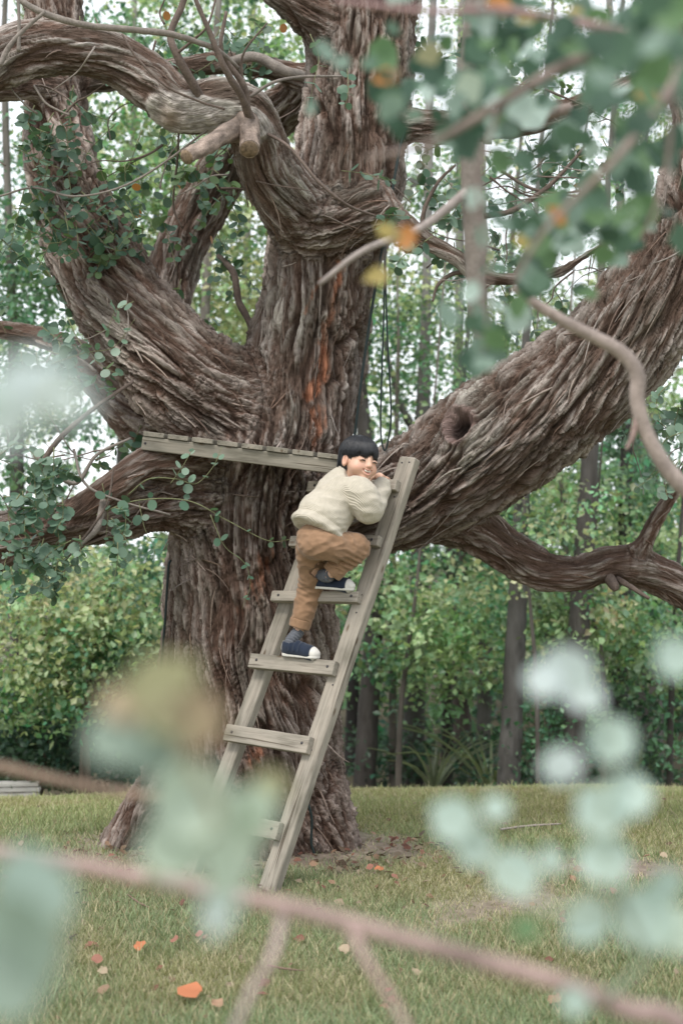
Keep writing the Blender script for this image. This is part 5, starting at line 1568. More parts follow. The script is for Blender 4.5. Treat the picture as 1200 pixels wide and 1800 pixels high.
LEAFS = []      # (pos, rot3x3, size, colour index)
TWIGS = []
def spray(pts, n, size, r=0.003, cols=(0, 1, 2), tcol=(0.16, 0.17, 0.09), droop=0.3):
    """twig through px points with opposite pairs of round leaves"""
    p = PV(pts)
    C = catmull(p, 40)
    V, F = tube_np(p, np.linspace(r, r * 0.35, len(p)), 6, len(p) * 7)
    TWIGS.append((V, F, tcol))
    T, N, B = frames(C)
    for k in range(n):
        u = 0.12 + 0.88 * (k + rng.random() * 0.6) / n
        j = min(int(u * 39), 39)
        ph = rng.random() * np.pi
        for s in (-1, 1):
            if rng.random() < 0.12: continue
            side = s * (math.cos(ph) * N[j] + math.sin(ph) * B[j])
            ydir = nrm(side + T[j] * rng.uniform(0.1, 0.7) + np.array((0, -0.15, -droop * rng.random())))
            nn = nrm(np.array((rng.normal() * 0.5, -0.75 + 0.5 * rng.normal(), 0.65)))
            nn = nrm(nn - ydir * (nn @ ydir))
            M = np.column_stack([np.cross(ydir, nn), ydir, nn])
            sz = size * 1.35 * rng.uniform(0.6, 1.2) * (1 - 0.35 * u)
            LEAFS.append((C[j] + side * 0.004, M, sz, int(rng.choice(cols))))

def rspray(x0, y0, x1, y1, d, cnt, n, size, cols, ln=(60, 120), ang=(60, 120), dj=0.25):
    for k in range(cnt):
        x, y = rng.uniform(x0, x1), rng.uniform(y0, y1)
        a = R(rng.uniform(*ang)); L = rng.uniform(*ln)
        dd = d + rng.uniform(-dj, dj)
        mx, my = x + L * 0.5 * math.cos(a) + rng.normal() * 12, y + L * 0.5 * math.sin(a) + rng.normal() * 12
        spray([(x, y, dd), (mx, my, dd - 0.03), (x + L * math.cos(a), y + L * math.sin(a), dd - 0.06)], n, size, cols=cols)
DK, MD, PL = (1, 1, 0, 4), (0, 0, 1, 2), (2, 3, 3, 0)
# hand-placed sprays that the photograph shows clearly
spray([(170, 905, 6.35), (240, 880, 6.25), (330, 880, 6.2), (400, 915, 6.2), (470, 950, 6.22), (512, 948, 6.25)], 8, 0.036, 0.0035, MD)
spray([(225, 870, 6.3), (262, 842, 6.22), (310, 842, 6.2), (345, 850, 6.2), (375, 820, 6.2), (390, 785, 6.22)], 7, 0.038, 0.003, (0, 2, 2))
spray([(300, 850, 6.2), (318, 825, 6.18), (330, 805, 6.18), (340, 790, 6.18)], 4, 0.034, 0.002, PL)
spray([(370, 905, 6.2), (395, 960, 6.2), (430, 990, 6.22), (440, 1030, 6.25), (425, 1070, 6.28)], 5, 0.030, 0.0022, MD)
spray([(245, 885, 6.25), (255, 930, 6.25), (270, 960, 6.25), (272, 990, 6.25)], 3, 0.034, 0.002, MD)
spray([(180, 850, 6.3), (190, 900, 6.3), (185, 960, 6.3)], 4, 0.036, 0.002, MD)
spray([(235, 530, 6.25), (205, 545, 6.22), (190, 575, 6.2), (165, 590, 6.2)], 5, 0.045, 0.002, PL)
spray([(120, 560, 6.3), (140, 600, 6.25), (175, 640, 6.22), (215, 660, 6.22)], 6, 0.042, 0.0025, PL)
spray([(90, 640, 6.3), (150, 620, 6.25), (200, 610, 6.22), (238, 560, 6.2)], 6, 0.038, 0.0025, PL)
spray([(0, 800, 6.2), (30, 780, 6.15), (60, 800, 6.12), (80, 840, 6.1)], 7, 0.050, 0.003, (0, 2, 3))
spray([(600, 300, 6.55), (640, 305, 6.5), (670, 315, 6.45), (700, 318, 6.4)], 6, 0.045, 0.0022, (2, 0, 2))
spray([(545, 60, 6.4), (560, 100, 6.35), (550, 150, 6.3), (542, 195, 6.3)], 4, 0.055, 0.0025, (2, 2, 0))
spray([(610, 120, 6.3), (612, 160, 6.2), (605, 190, 6.2)], 4, 0.045, 0.002, MD)
# fuller areas
rspray(20, 150, 150, 330, 6.8, 17, 6, 0.046, MD, (60, 120), (20, 140))
rspray(70, 280, 230, 430, 6.75, 16, 6, 0.046, DK, (60, 110), (0, 150))
rspray(-20, 300, 90, 520, 6.9, 12, 6, 0.046, DK, (60, 120), (10, 110))
rspray(190, 180, 420, 420, 7.1, 24, 6, 0.046, DK, (70, 130), (40, 140), 0.3)
rspray(240, 400, 440, 620, 7.6, 16, 6, 0.046, DK, (60, 120), (40, 130), 0.3)
rspray(-10, 560, 130, 720, 6.6, 12, 6, 0.046, MD, (60, 120), (0, 130))
rspray(-10, 780, 110, 900, 6.25, 14, 6, 0.044, MD, (50, 100), (10, 130))
rspray(0, 860, 240, 960, 6.15, 9, 6, 0.038, MD, (40, 90), (20, 150))
rspray(10, 920, 130, 1010, 6.2, 14, 6, 0.040, (0, 2, 2, 1), (40, 80), (20, 150))
rspray(140, 20, 480, 100, 7.2, 16, 6, 0.048, MD, (60, 110), (40, 140), 0.4)
rspray(170, 560, 300, 800, 7.3, 8, 5, 0.046, DK, (50, 90), (30, 130))
rspray(700, 300, 1000, 430, 6.9, 25, 6, 0.048, MD, (50, 110), (0, 180), 0.5)
rspray(760, 80, 1150, 280, 6.9, 22, 6, 0.048, DK, (50, 110), (0, 180), 0.6)
rspray(1120, 640, 1230, 820, 6.6, 14, 6, 0.046, (0, 2, 2), (50, 100), (20, 160), 0.4)
rspray(850, 480, 1000, 560, 7.0, 6, 5, 0.044, MD, (40, 80), (20, 160))
# single autumn leaves
for (x, y, d) in ((238, 322, 6.8), (312, 325, 7.0), (250, 375, 7.0), (370, 415, 7.4), (290, 20, 7.0), (505, 48, 7.0), (1010, 330, 6.8), (300, 60, 7.1)):
    M = rotmats(1, 0.1, 0.9)[0]
    LEAFS.append((P(x, y, d), M, 0.045, 5))

def build_leaves():
    def scr(l):
        p = l[0]; x = p[0] / p[1] * FPX + 600; y = HOR - (p[2] - CAMH) / p[1] * FPX
        return -10 < x < 1210 and -10 < y < 1800
    vis = [l for l in LEAFS if scr(l)]
    vis.sort(key=lambda l: -l[2] / l[0][1])
    top = vis[:300]
    ids = set(id(l) for l in top)
    rest = [l for l in LEAFS if id(l) not in ids]
    for (p, M, s, c) in top:
        o = bpy.data.objects.new('leaf', GUM_MESH[c][int(rng.integers(3))])
        COL.objects.link(o); o.parent = TREE
        m4 = np.eye(4); m4[:3, :3] = M * s; m4[:3, 3] = p - TOFF
        o.matrix_local = Matrix(m4.tolist())
    V, F, C = leaves_np(np.array([l[0] for l in rest]), np.array([l[1] for l in rest]), np.array([l[2] for l in rest]),
                        np.array([np.array(GUMC[l[3]]) * rng.uniform(0.75, 1.25) for l in rest]), ROUND_T, ROUND_F)
    o = tree_part('small_leaves', V, F, M_GUM, C); o['kind'] = 'stuff'
    for (V, F, c) in TWIGS:
        tree_part('twig', V, F, M_TWIG, c)
build_leaves()

# bare twigs and cut stubs
GREY, BRN = (0.20, 0.175, 0.155), (0.13, 0.10, 0.085)
for pts, hw, c in [
    ([(20, -10, 5.9), (75, 22, 5.9), (150, 44, 5.9), (230, 52, 5.95), (300, 60, 6.0), (350, 75, 6.05), (385, 90, 6.1), (420, 120, 6.2)], [5, 6, 6, 6, 6, 5, 5, 3], GREY),
    ([(352, 172, 6.3), (335, 140, 6.25), (310, 95, 6.2), (300, 60, 6.2), (318, 15, 6.2), (330, -20, 6.2)], [8, 8, 7, 6, 6, 5], BRN),
    ([(440, 210, 6.3), (425, 170, 6.2), (395, 120, 6.1), (370, 60, 6.05), (340, -10, 6.0)], [9, 7, 6, 5, 4], BRN),
    ([(436, 190, 6.25), (428, 150, 6.2), (400, 110, 6.15), (388, 80, 6.1), (398, 20, 6.1)], [5, 6, 5, 4, 3], BRN),
    ([(432, 195, 6.25), (425, 130, 6.2), (430, 90, 6.15), (470, 40, 6.1)], [3, 2.5, 2, 1.5], BRN),
    ([(310, 95, 6.2), (340, 70, 6.15), (365, 45, 6.1), (380, -5, 6.1)], [3, 2.5, 2, 2], BRN),
    ([(0, 115, 5.7), (15, 85, 5.7), (40, 55, 5.7), (80, 20, 5.7)], [5, 5, 4, 3], GREY),
    ([(33, 90, 5.7), (34, 40, 5.7), (32, -10, 5.7)], [4, 3, 3], GREY),
    ([(470, 235, 6.4), (510, 260, 6.25), (560, 320, 6.2), (610, 360, 6.25), (660, 380, 6.4)], [3, 3, 3, 2.5, 2], BRN),
    ([(440, 170, 6.3), (480, 145, 6.3), (530, 135, 6.4), (600, 134, 6.5)], [3, 3, 2.5, 2], GREY),
    ([(400, 110, 6.6), (450, 100, 6.6), (500, 125, 6.6), (530, 133, 6.7)], [8, 9, 10, 10], GREY),
    ([(385, 450, 7.3), (410, 480, 7.2), (420, 530, 7.2), (440, 570, 7.2), (448, 610, 7.2)], [5, 6, 6, 6, 6], BRN),
    ([(315, 225, 6.7), (312, 280, 6.8), (305, 360, 6.9), (320, 400, 6.9)], [2, 2, 2, 1.5], BRN),
    ([(0, 345, 6.7), (60, 330, 6.6), (130, 345, 6.5), (210, 330, 6.4), (290, 285, 6.4), (400, 200, 6.35)], [2, 2, 2, 2, 2, 2], GREY),
    ([(60, 150, 6.3), (80, 180, 6.3), (105, 195, 6.3), (122, 202, 6.3)], [2, 2, 2, 2], GREY),
    ([(215, 60, 6.1), (240, 100, 6.1), (290, 150, 6.1), (350, 178, 6.15), (395, 192, 6.2)], [2, 2, 2, 2, 2], BRN),
    ([(110, 990, 6.35), (160, 930, 6.3), (190, 880, 6.3), (200, 820, 6.3)], [3, 2.5, 2, 2], BRN),
    ([(60, 800, 6.3), (130, 850, 6.3), (170, 800, 6.3), (230, 770, 6.35)], [4, 4, 3, 2], GREY),
    ([(50, 870, 6.3), (90, 790, 6.3), (150, 730, 6.3), (235, 670, 6.35)], [6, 5, 4, 3], BRN),
    ([(130, 790, 6.35), (150, 850, 6.3), (210, 880, 6.3), (300, 905, 6.3)], [2.5, 2.5, 2, 2], GREY),
    ([(185, 880, 6.35), (170, 930, 6.3), (140, 960, 6.3)], [9, 6, 3], GREY),
    ([(900, 492, 6.7), (930, 440, 6.7), (960, 390, 6.7), (1000, 350, 6.7)], [5, 4, 3, 2], BRN),
    ([(740, 420, 6.72), (745, 370, 6.7), (770, 320, 6.7), (800, 290, 6.7)], [5, 4, 3, 2], BRN),
    ([(850, 380, 6.7), (900, 370, 6.7), (960, 330, 6.7), (1000, 290, 6.7), (1040, 240, 6.7)], [5, 5, 4, 3, 2], BRN),
    ([(880, 300, 6.7), (930, 330, 6.7), (980, 340, 6.7), (1020, 335, 6.7)], [3, 3, 2, 2], BRN),
    ([(760, 530, 6.75), (770, 500, 6.75), (800, 480, 6.75), (840, 480, 6.72)], [2, 3, 4, 5], BRN),
    ([(1085, 1018, 7.0), (1105, 1030, 6.9), (1140, 1052, 6.85)], [6, 5, 3], BRN),
    ([(1070, 1015, 7.0), (1078, 1030, 6.95), (1082, 1038, 6.95)], [10, 9, 5], BRN),
]:
    p = PV(pts); r = np.array(hw) / FPX * np.array([q[2] for q in pts])
    V, F = tube_np(p, r, 8, len(p) * 7, 0.25, pts[0][0])
    cc = np.array(c) * (0.85 + 0.5 * (noise(V * 30)[:, None] + 0.3))
    tree_part('bare_twig', V, F, M_TWIG, cc)
def fine_twigs(x0, x1, y0, y1, d0, d1, n):
    for k in range(n):
        x, y, d = rng.uniform(x0, x1), rng.uniform(y0, y1), rng.uniform(d0, d1)
        a = rng.uniform(0, 2 * np.pi); pts = [(x, y, d)]
        for q in range(4):
            a += rng.normal() * 0.45; L = rng.uniform(22, 50)
            x += L * math.cos(a); y += L * math.sin(a) * 0.8; d += rng.normal() * 0.05
            pts.append((x, y, d))
        V, F = tube_np(PV(pts), np.linspace(rng.uniform(0.003, 0.007), 0.0012, 5), 6, 22, 0.15, k)
        tree_part('bare_twig', V, F, M_TWIG, np.array(GREY if k % 3 == 0 else BRN) * rng.uniform(0.8, 1.3))
fine_twigs(720, 1120, 140, 480, 6.5, 7.3, 34)
fine_twigs(0, 480, -20, 420, 6.3, 7.4, 26)
fine_twigs(0, 230, 600, 960, 6.2, 6.8, 14)
fine_twigs(1100, 1220, 620, 860, 6.4, 6.9, 7)
M_CUT = mat_plain('cut_wood', (0.20, 0.145, 0.10), 0.9, 0.5, 60, 0.5, 0.004)
for pts, hw in [([(425, 225, 6.38), (390, 240, 6.2), (355, 262, 6.02), (328, 276, 5.95)], [22, 16, 14, 14]), ([(425, 200, 6.42), (436, 230, 6.32), (438, 250, 6.26), (438, 262, 6.22)], [24, 22, 17, 17])]:
    p = PV(pts); r = np.array(hw) / FPX * np.array([q[2] for q in pts])
    V, F = tube_np(p, r, 36, 60, 0.30, pts[0][1])
    ax_ = nrm(p[-1] - p[0]); q_ = V - (V @ ax_)[:, None] * ax_ * 0.75
    f_ = noise(q_ * 75)
    C_ = catmull(p, 60); near_ = C_[((V[:, None] - C_[None]) ** 2).sum(2).argmin(1)]
    V = V + (V - near_) * (0.16 * np.abs(f_) + 0.10 * noise(V * 60))[:, None]
    cc = np.array((0.235, 0.185, 0.155)) * (0.8 + 1.1 * (fbm(q_ * 40, 3)[:, None] + 0.2))
    o = tree_part('cut_stub', V, F, M_TWIG, np.clip(cc, 0.02, 0.5))
    d = nrm(p[-1] - p[-2])
    V, F = tube_np([p[-1] - d * 0.004, p[-1] + d * 0.004], [r[-1] * 0.97, r[-1] * 0.90], 16, 2, smooth_pts=False)
    obj('sawn_end', mesh_np('sawn_end', V - TOFF, F), M_CUT, o)
# ================================================================ out-of-focus foreground growth
FGC = {'pale': (0.45, 0.53, 0.44), 'white': (0.52, 0.59, 0.60), 'teal': (0.24, 0.31, 0.26), 'blue': (0.40, 0.50, 0.46), 'olive': (0.30, 0.29, 0.17), 'brown': (0.36, 0.28, 0.19), 'green': (0.12, 0.21, 0.10),
       'dark': (0.050, 0.098, 0.068), 'mid': (0.090, 0.160, 0.110), 'grey': (0.19, 0.27, 0.225), 'orange': (0.46, 0.20, 0.06), 'ochre': (0.34, 0.27, 0.09)}
FG_MESH = {k: [leaf_mesh('leaf', c, warp=0.14, seed=3 * i), leaf_mesh('leaf', c, LEAF_T * np.array((1.3, 1.12, 1.2)), LEAF_F, warp=0.10, seed=3 * i + 1)] for i, (k, c) in enumerate(FGC.items())}

M_FGUM = mat_leaf('young_gum_leaf', transl=0.35, rough=0.55, tint=(1.0, 1.05, 0.95), spec=0.3)
for ms in FG_MESH.values():
    for m_ in ms:
        m_.materials.clear(); m_.materials.append(M_FGUM)

def fg_leaf(root, x, y, d, rpx, key, ang=None, tilt=0.35, pointed=0.5):
    """leaf whose disc is centred on the sight line, size from its photo radius"""
    c = P(x, y, d); s = 2.0 * rpx / FPX * d
    a = R(ang if ang is not None else rng.uniform(0, 360))
    nn = nrm(np.array((rng.normal() * tilt, -1, rng.normal() * tilt + 0.25)))
    yd = np.array((math.cos(a), 0, math.sin(a))); yd = nrm(yd - nn * (yd @ nn))
    M = np.column_stack([np.cross(yd, nn), yd, nn])
    o = bpy.data.objects.new('leaf', FG_MESH[key][int(rng.random() < pointed)])
    COL.objects.link(o); o.parent = root
    m4 = np.eye(4); m4[:3, :3] = M * s; m4[:3, 3] = c - yd * s * 0.5 - np.array(root.location)
    o.matrix_local = Matrix(m4.tolist())
    return c - yd * s * 0.5

def fg_stem(root, pts, r, col, world_tail=None, name='stem'):
    p = PV(pts)
    if world_tail is not None: p = np.vstack([p, world_tail])
    r = np.linspace(r[0], r[1], len(p)) if len(r) == 2 else np.array(r)
    V, F = tube_np(p, r, 10, len(p) * 7, 0.10, pts[0][0])
    c = np.array(col) * (0.9 + 0.5 * noise(V * 25)[:, None])
    return obj(name, mesh_np(name, V - np.array(root.location), F, col=np.clip(c, 0.02, 0.8)), M_TWIG, root)

PINK = (0.34, 0.250, 0.230)
SAP = empty('gum_sapling', (0.62, 1.15, 0))
tag(SAP, 'blurred foreground sapling with pink arching stem and pale round leaves, close to the camera', 'sapling')
fg_stem(SAP, [(-60, 1478, 1.306), (20, 1500, 1.280), (140, 1520, 1.267), (260, 1545, 1.254), (450, 1582, 1.242), (560, 1608, 1.242), (700, 1648, 1.242), (850, 1690, 1.242), (980, 1726, 1.229), (1100, 1775, 1.216), (1230, 1835, 1.216)],
        [0.005, 0.0065, 0.007, 0.007, 0.0072, 0.0075, 0.0075, 0.008, 0.008, 0.009, 0.010, 0.013, 0.015, 0.018], PINK, np.array([(0.46, 1.24, 0.8), (0.58, 1.2, 0.4), (0.62, 1.15, -0.05)]))
fg_stem(SAP, [(500, 1600, 1.242), (478, 1680, 1.229), (440, 1745, 1.229), (405, 1830, 1.229)], (0.0045, 0.003), (0.46, 0.36, 0.36), name='side_shoot')
fg_stem(SAP, [(612, 1625, 1.242), (645, 1690, 1.229), (690, 1760, 1.229), (730, 1840, 1.229)], (0.0045, 0.003), (0.46, 0.33, 0.32), name='side_shoot')
fg_stem(SAP, [(260, 1545, 1.25), (330, 1500, 1.0), (380, 1440, 0.78), (330, 1330, 0.74), (290, 1230, 0.72)], (0.004, 0.002), (0.36, 0.33, 0.22), name='side_shoot')
fg_stem(SAP, [(1060, 1758, 1.22), (1130, 1690, 1.05), (1090, 1590, 0.94), (1055, 1470, 0.94), (1075, 1330, 0.94), (1010, 1180, 0.94)], (0.0035, 0.0015), (0.34, 0.42, 0.33), name='side_shoot')
fg_stem(SAP, [(1090, 1590, 0.94), (980, 1600, 0.94), (880, 1540, 0.94), (800, 1450, 0.95)], (0.0025, 0.0012), (0.34, 0.40, 0.32), name='side_shoot')
for (x, y, d, r, k, a) in [
    (340, 1405, .74, 74, 'pale', 80), (425, 1430, .76, 66, 'pale', 30), (300, 1490, .75, 62, 'pale', 200), (395, 1510, .74, 78, 'pale', 270), (390, 1590, .76, 50, 'white', 270), (450, 1420, .78, 44, 'pale', 60),
    (285, 1225, .72, 70, 'olive', 90), (340, 1265, .72, 52, 'brown', 20), (215, 1290, .72, 56, 'teal', 200), (265, 1325, .73, 50, 'teal', 250), (225, 1240, .72, 44, 'brown', 150), (320, 1190, .72, 36, 'olive', 70),
    (470, 1385, .80, 32, 'olive', 40), (40, 1640, .66, 100, 'teal', 250), (60, 1560, .68, 78, 'blue', 60), (10, 1720, .66, 70, 'teal', 260),
    (1000, 1178, .92, 56, 'white', 90), (1025, 1222, .92, 44, 'white', 300), (955, 1195, .92, 38, 'white', 170), (1072, 1300, .93, 48, 'blue', 80), (985, 1345, .93, 40, 'white', 190), (1105, 1395, .93, 46, 'blue', 45), (1055, 1425, .93, 52, 'blue', 100),
    (1062, 1512, .93, 50, 'blue', 270), (795, 1440, .95, 46, 'blue', 120), (835, 1490, .95, 40, 'blue', 280), (905, 1535, .95, 48, 'blue', 250), (968, 1512, .95, 32, 'blue', 90), (870, 1420, .95, 28, 'blue', 100),
    (925, 1632, .95, 28, 'green', 200), (1030, 1618, .94, 48, 'blue', 180), (1135, 1615, .93, 62, 'blue', 20), (1165, 1560, .93, 46, 'blue', 60), (1185, 1155, .92, 42, 'blue', 90), (1195, 1640, .93, 50, 'pale', 340), (1010, 1760, .95, 30, 'blue', 230)]:
    fg_leaf(SAP, x, y, d * (1.12 if x > 700 else 1.05), r * (0.90 if x > 700 else 1.0), k, a, 0.40, 0.15)

SPR = empty('leafy_sprig', tuple(P(-160, 900, 0.6)))
tag(SPR, 'blurred whitish sprig at the left edge with a pale flower-like leaf rosette', 'sprig')
fg_stem(SPR, [(-160, 900, .62), (-60, 800, .61), (20, 730, .60), (105, 705, .60)], (0.004, 0.002), (0.45, 0.52, 0.46))
for (x, y, r, k, a) in [(105, 705, 52, 'white', 0), (40, 672, 50, 'white', 120), (20, 745, 50, 'white', 200), (-20, 690, 54, 'blue', 150), (110, 655, 26, 'white', 60), (70, 640, 24, 'white', 90)]:
    fg_leaf(SPR, x, y, 0.6, r, k, a, 0.15)
V, F = tube_np([P(103, 705, .597), P(103, 704, .593)], [0.003, 0.0022], 10, 2, smooth_pts=False)
obj('bud', mesh_np('bud', V - np.array(SPR.location), F, col=np.tile((0.50, 0.50, 0.30), (len(V), 1))), M_TWIG, SPR)
BRS = empty('low_brown_branch', tuple(P(-120, 1330, 1.6)))
tag(BRS, 'blurred reddish brown bare branch crossing low at the left', 'branch')
fg_stem(BRS, [(-120, 1325, 1.6), (0, 1348, 1.58), (120, 1375, 1.55), (250, 1398, 1.5), (330, 1405, 1.5)], (0.007, 0.003), (0.22, 0.16, 0.12))

# branch overhanging from the upper right
OV = empty('overhanging_branch', tuple(P(1400, -150, 2.0)))
tag(OV, 'blurred leafy gum branch hanging into the upper right corner with green and orange leaves', 'branch')
OVC = (0.24, 0.19, 0.17)
fg_stem(OV, [(1400, -150, 2.0), (1250, -20, 1.95), (1120, 60, 1.9), (1000, 110, 1.85), (880, 180, 1.8), (760, 250, 1.8), (640, 280, 1.8)], (0.012, 0.003), OVC)
fg_stem(OV, [(1250, -20, 1.95), (1180, 150, 1.8), (1080, 280, 1.75), (960, 400, 1.75), (900, 500, 1.75)], (0.008, 0.002), OVC)
fg_stem(OV, [(1120, 60, 1.9), (900, 20, 1.8), (760, 20, 1.8), (590, 0, 1.8)], (0.006, 0.003), (0.36, 0.24, 0.24))
fg_stem(OV, [(1180, 150, 1.8), (1170, 300, 1.8), (1130, 420, 1.8)], (0.004, 0.002), OVC)
fg_stem(OV, [(880, 180, 1.8), (840, 320, 1.8), (860, 480, 1.8), (850, 620, 1.8)], (0.003, 0.0015), OVC)
cl = [(1010, 90, 150, 90, 34), (1130, 250, 80, 150, 26), (860, 190, 110, 90, 26), (960, 430, 110, 80, 26), (1080, 420, 80, 80, 12), (1150, 60, 70, 80, 14), (860, 580, 50, 50, 7), (700, 150, 60, 70, 9), (900, 40, 120, 50, 12), (1000, 250, 90, 60, 10)]
for (cx, cy, sx, sy, n) in cl:
    for k in range(int(n * 1.75)):
        x, y = cx + rng.normal() * sx * 0.6, cy + rng.normal() * sy * 0.6
        key = str(rng.choice(['dark', 'mid', 'grey', 'mid', 'green', 'grey', 'mid', 'blue', 'dark', 'green', 'dark']))
        fg_leaf(OV, x, y, rng.uniform(1.75, 2.6), rng.uniform(15, 31), key, None, 0.8)
for (x, y, r, k) in [(878, 8, 28, 'orange'), (925, 30, 20, 'ochre'), (1140, 170, 26, 'orange'), (672, 135, 24, 'orange'), (980, 382, 22, 'orange'), (915, 425, 18, 'ochre'), (712, 418, 26, 'orange'), (680, 408, 30, 'ochre'), (664, 486, 26, 'ochre'), (755, 95, 28, 'olive'),
                     (690, 130, 16, 'brown'), (1010, 20, 18, 'ochre'), (825, 150, 34, 'pale'), (800, 180, 30, 'grey'), (570, 90, 24, 'grey'), (548, 188, 18, 'grey'), (600, 110, 18, 'grey'), (850, 640, 24, 'grey'), (690, 50, 18, 'mid'), (650, 110, 20, 'mid')]:
    fg_leaf(OV, x, y, 1.85, r * 0.85, k, None, 0.4)
for k in range(16):
    fg_leaf(OV, 1090 + rng.normal() * 80, 70 + rng.normal() * 60, rng.uniform(1.3, 1.6), rng.uniform(30, 48), str(rng.choice(['mid', 'dark', 'grey', 'green'])), None, 0.6)
fg_stem(OV, [(760, 250, 1.8), (720, 330, 1.8), (700, 400, 1.8), (670, 480, 1.8)], (0.002, 0.001), OVC)

DB = empty('dead_branch', tuple(P(1750, 1500, 3.3)))
tag(DB, 'blurred grey crooked dead branch in front of the big right limb', 'branch')
fg_stem(DB, [(2100, 2080, 3.4), (1750, 1500, 3.3), (1480, 1080, 3.2), (1350, 950, 3.2), (1235, 880, 3.2), (1180, 835, 3.2), (1140, 770, 3.2), (1120, 710, 3.2), (1118, 655, 3.2), (1085, 615, 3.2), (1010, 575, 3.2), (950, 540, 3.2), (900, 505, 3.2)],
        [0.035, 0.032, 0.026, 0.022, 0.021, 0.019, 0.017, 0.017, 0.018, 0.016, 0.014, 0.012, 0.008], (0.30, 0.25, 0.225))
fg_stem(DB, [(1122, 720, 3.2), (1112, 765, 3.2), (1100, 790, 3.2)], (0.010, 0.004), (0.30, 0.22, 0.20), name='side_shoot')
HB = empty('hanging_branch', tuple(P(860, -200, 3.6)))
tag(HB, 'blurred pale grey branch hanging straight down right of the trunk', 'branch')
fg_stem(HB, [(860, -200, 3.6), (835, 0, 3.6), (826, 180, 3.6), (828, 330, 3.6), (834, 450, 3.6), (838, 560, 3.6), (858, 660, 3.6)], [0.03, 0.029, 0.028, 0.027, 0.026, 0.020, 0.008], (0.20, 0.175, 0.155))
fg_stem(HB, [(828, 330, 3.6), (740, 400, 3.5), (640, 440, 3.4), (560, 500, 3.4)], (0.012, 0.006), (0.30, 0.26, 0.24), name='side_shoot')
fg_stem(HB, [(826, 230, 3.6), (900, 215, 3.7), (1000, 190, 3.8)], (0.02, 0.014), (0.20, 0.16, 0.14), name='side_shoot')

# ================================================================ fallen leaves
M_FALL = mat_leaf('fallen_leaf', transl=0.1, rough=0.7, spec=0.2)
FALLC = [(0.42, 0.16, 0.08), (0.33, 0.21, 0.14), (0.27, 0.13, 0.095), (0.34, 0.27, 0.19), (0.22, 0.15, 0.10)]
def fall_mesh(c, j):
    m = leaf_mesh('fallen_leaf', c, warp=0.18, seed=60 + j)
    m.materials.clear(); m.materials.append(M_FALL)
    return m
FALL = [fall_mesh(c, j) for j, c in enumerate(FALLC)]
def on_ground(x, y):
    d = 1.45 * FPX / (y - HOR)
    for _ in range(12):
        p = P(x, y, d)
        z = float(ground_z(np.array([p[0]]), np.array([p[1]]))[0])
        d = (CAMH - z) * FPX / (y - HOR)
    return P(x, y, d)
def fallen(x, y, size, c, label, dz=0.03, tilt=0.35):
    p = on_ground(x, y) + np.array((0, 0, dz))
    nn = nrm(np.array((rng.normal() * tilt, -0.45, 1)))
    a = rng.random() * 6.28
    yd = np.array((math.cos(a), math.sin(a), 0)); yd = nrm(yd - nn * (yd @ nn))
    M = np.column_stack([np.cross(yd, nn), yd, nn]) * (size if size > 0.08 else size * 0.75)
    o = bpy.data.objects.new('fallen_leaf', FALL[c]); COL.objects.link(o)
    m4 = np.eye(4); m4[:3, :3] = M; m4[:3, 3] = p
    o.matrix_world = Matrix(m4.tolist())
    tag(o, label, 'fallen leaf', 'fallen leaves on the lawn')
fallen(356, 1766, 0.081, 0, 'large bright orange fallen leaf nearest the camera on the grass', 0.045)
fallen(238, 1678, 0.060, 0, 'orange fallen leaf on the grass below the blurred pale leaves', 0.04)
fallen(168, 1712, 0.055, 2, 'reddish fallen leaf at the lower left of the lawn', 0.04)
fallen(182, 1722, 0.050, 3, 'tan fallen leaf touching the reddish leaf at lower left', 0.04)
fallen(300, 1672, 0.045, 2, 'small dull red fallen leaf right of the orange one', 0.035)
fallen(345, 1662, 0.042, 2, 'tiny red fallen leaf above the large orange leaf', 0.035)
fallen(172, 1763, 0.055, 4, 'dull brown curled leaf near the bottom left corner', 0.035)
fallen(372, 1783, 0.05, 1, 'tan leaf just beneath the large orange leaf', 0.035)
fallen(598, 1692, 0.055, 3, 'pale tan fallen leaf between the two bare side shoots', 0.035)
fallen(722, 1725, 0.045, 3, 'pale fallen leaf right of the forked side shoot', 0.035)
fallen(975, 1768, 0.060, 1, 'tan fallen leaf near the bottom right under the stem', 0.035)
fallen(605, 1690, 0.05, 2, 'brown fallen leaf beside the pale tan one', 0.035)
fallen(1000, 1555, 0.055, 1, 'orange tan fallen leaf on the worn patch at right', 0.03)
fallen(1085, 1580, 0.05, 2, 'reddish fallen leaf far right on the worn patch', 0.03)
fallen(1165, 1520, 0.05, 3, 'pale leaf on bare earth at the right edge', 0.03)
fallen(670, 1535, 0.055, 0, 'red-orange leaf on grass right of the trunk foot', 0.03)
fallen(695, 1548, 0.05, 2, 'dark red leaf just right of the red-orange leaf near the trunk', 0.03)
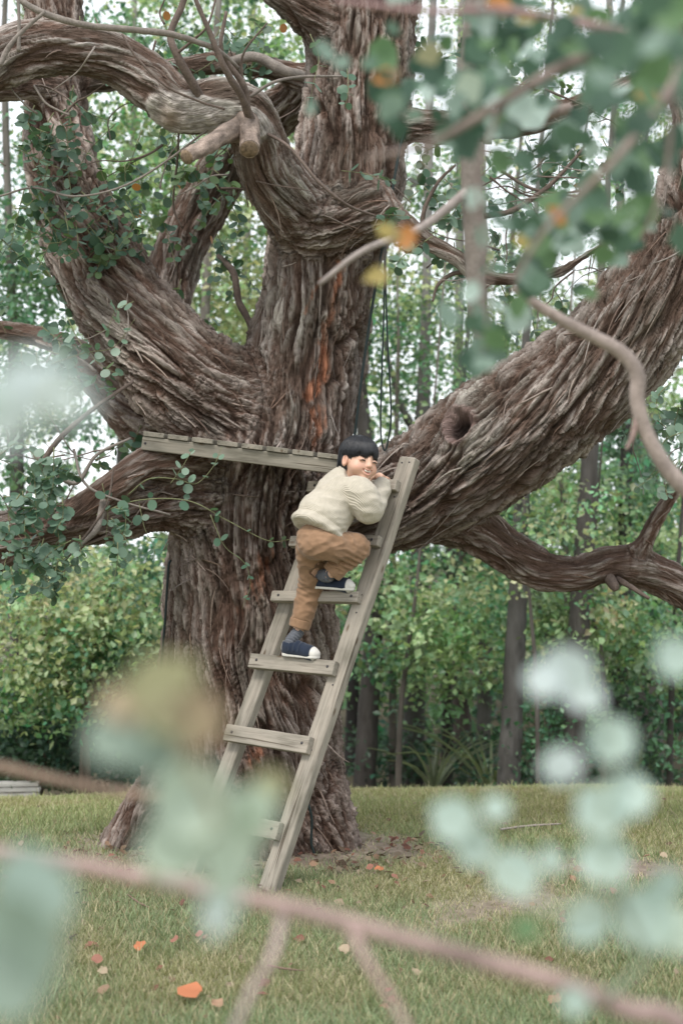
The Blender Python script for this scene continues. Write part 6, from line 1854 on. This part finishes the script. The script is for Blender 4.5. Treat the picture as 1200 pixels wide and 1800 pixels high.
fallen(648, 1540, 0.05, 2, 'dull red leaf nearest the trunk foot at right', 0.03)

def build_litter():
    n = 330
    a = rng.random(n) * 2 * np.pi; q = 0.9 + 0.75 * np.abs(rng.normal(size=n))
    x = -0.42 + np.cos(a) * 0.62 * q; y = 7.05 - np.abs(np.sin(a)) * 0.52 * q
    z = ground_z(x, y) + 0.012 + 0.02 * rng.random(n)
    C = np.array([FALLC[i] for i in rng.integers(1, 5, n)]) * (0.35 + 0.5 * rng.random((n, 1)))
    V, F, C = leaves_np(np.column_stack([x, y, z]), rotmats(n, 1.6, 0.3), 0.022 + 0.032 * rng.random(n), C)
    n = 260
    y2 = 4.3 + 5.0 * rng.random(n); x2 = (rng.random(n) * 2 - 1) * 0.26 * y2
    C2 = np.array([FALLC[i] for i in rng.integers(1, 5, n)]) * (0.35 + 0.5 * rng.random((n, 1)))
    V2, F2, C2 = leaves_np(np.column_stack([x2, y2, ground_z(x2, y2) + 0.02]), rotmats(n, 1.6, 0.3), 0.02 + 0.03 * rng.random(n), C2)
    o = obj('leaf_litter', mesh_np('leaf_litter', np.vstack([V, V2]), np.vstack([F, F2 + len(V)]), col=np.vstack([C, C2])), M_FALL)
    tag(o, 'scattered dry leaf litter round the foot of the old tree', 'leaf litter', kind='stuff')
    # a few sticks in the grass
    for pts, lab in (([(880, 1468), (930, 1462), (985, 1458)], 'grey stick lying on the lawn right of the tree'), ([(470, 1712), (500, 1718), (535, 1722)], 'thin brown stick in the grass between the side shoots'), ([(225, 1585), (245, 1600), (262, 1608)], 'short dark stick in the grass at left')):
        p = np.array([on_ground(*q) + [0, 0, 0.03] for q in pts])
        c = p[0].copy()
        V, F = tube_np(p - c, [0.006, 0.007, 0.004] if 'grey' in lab else [0.003, 0.004, 0.002], 7, 16, 0.25)
        o = obj('stick', mesh_np('stick', V, F, col=np.tile((0.17, 0.12, 0.09) if 'grey' not in lab else (0.30, 0.26, 0.23), (len(V), 1))), M_TWIG, None, tuple(c))
        tag(o, lab, 'stick', 'sticks on the lawn')
build_litter()
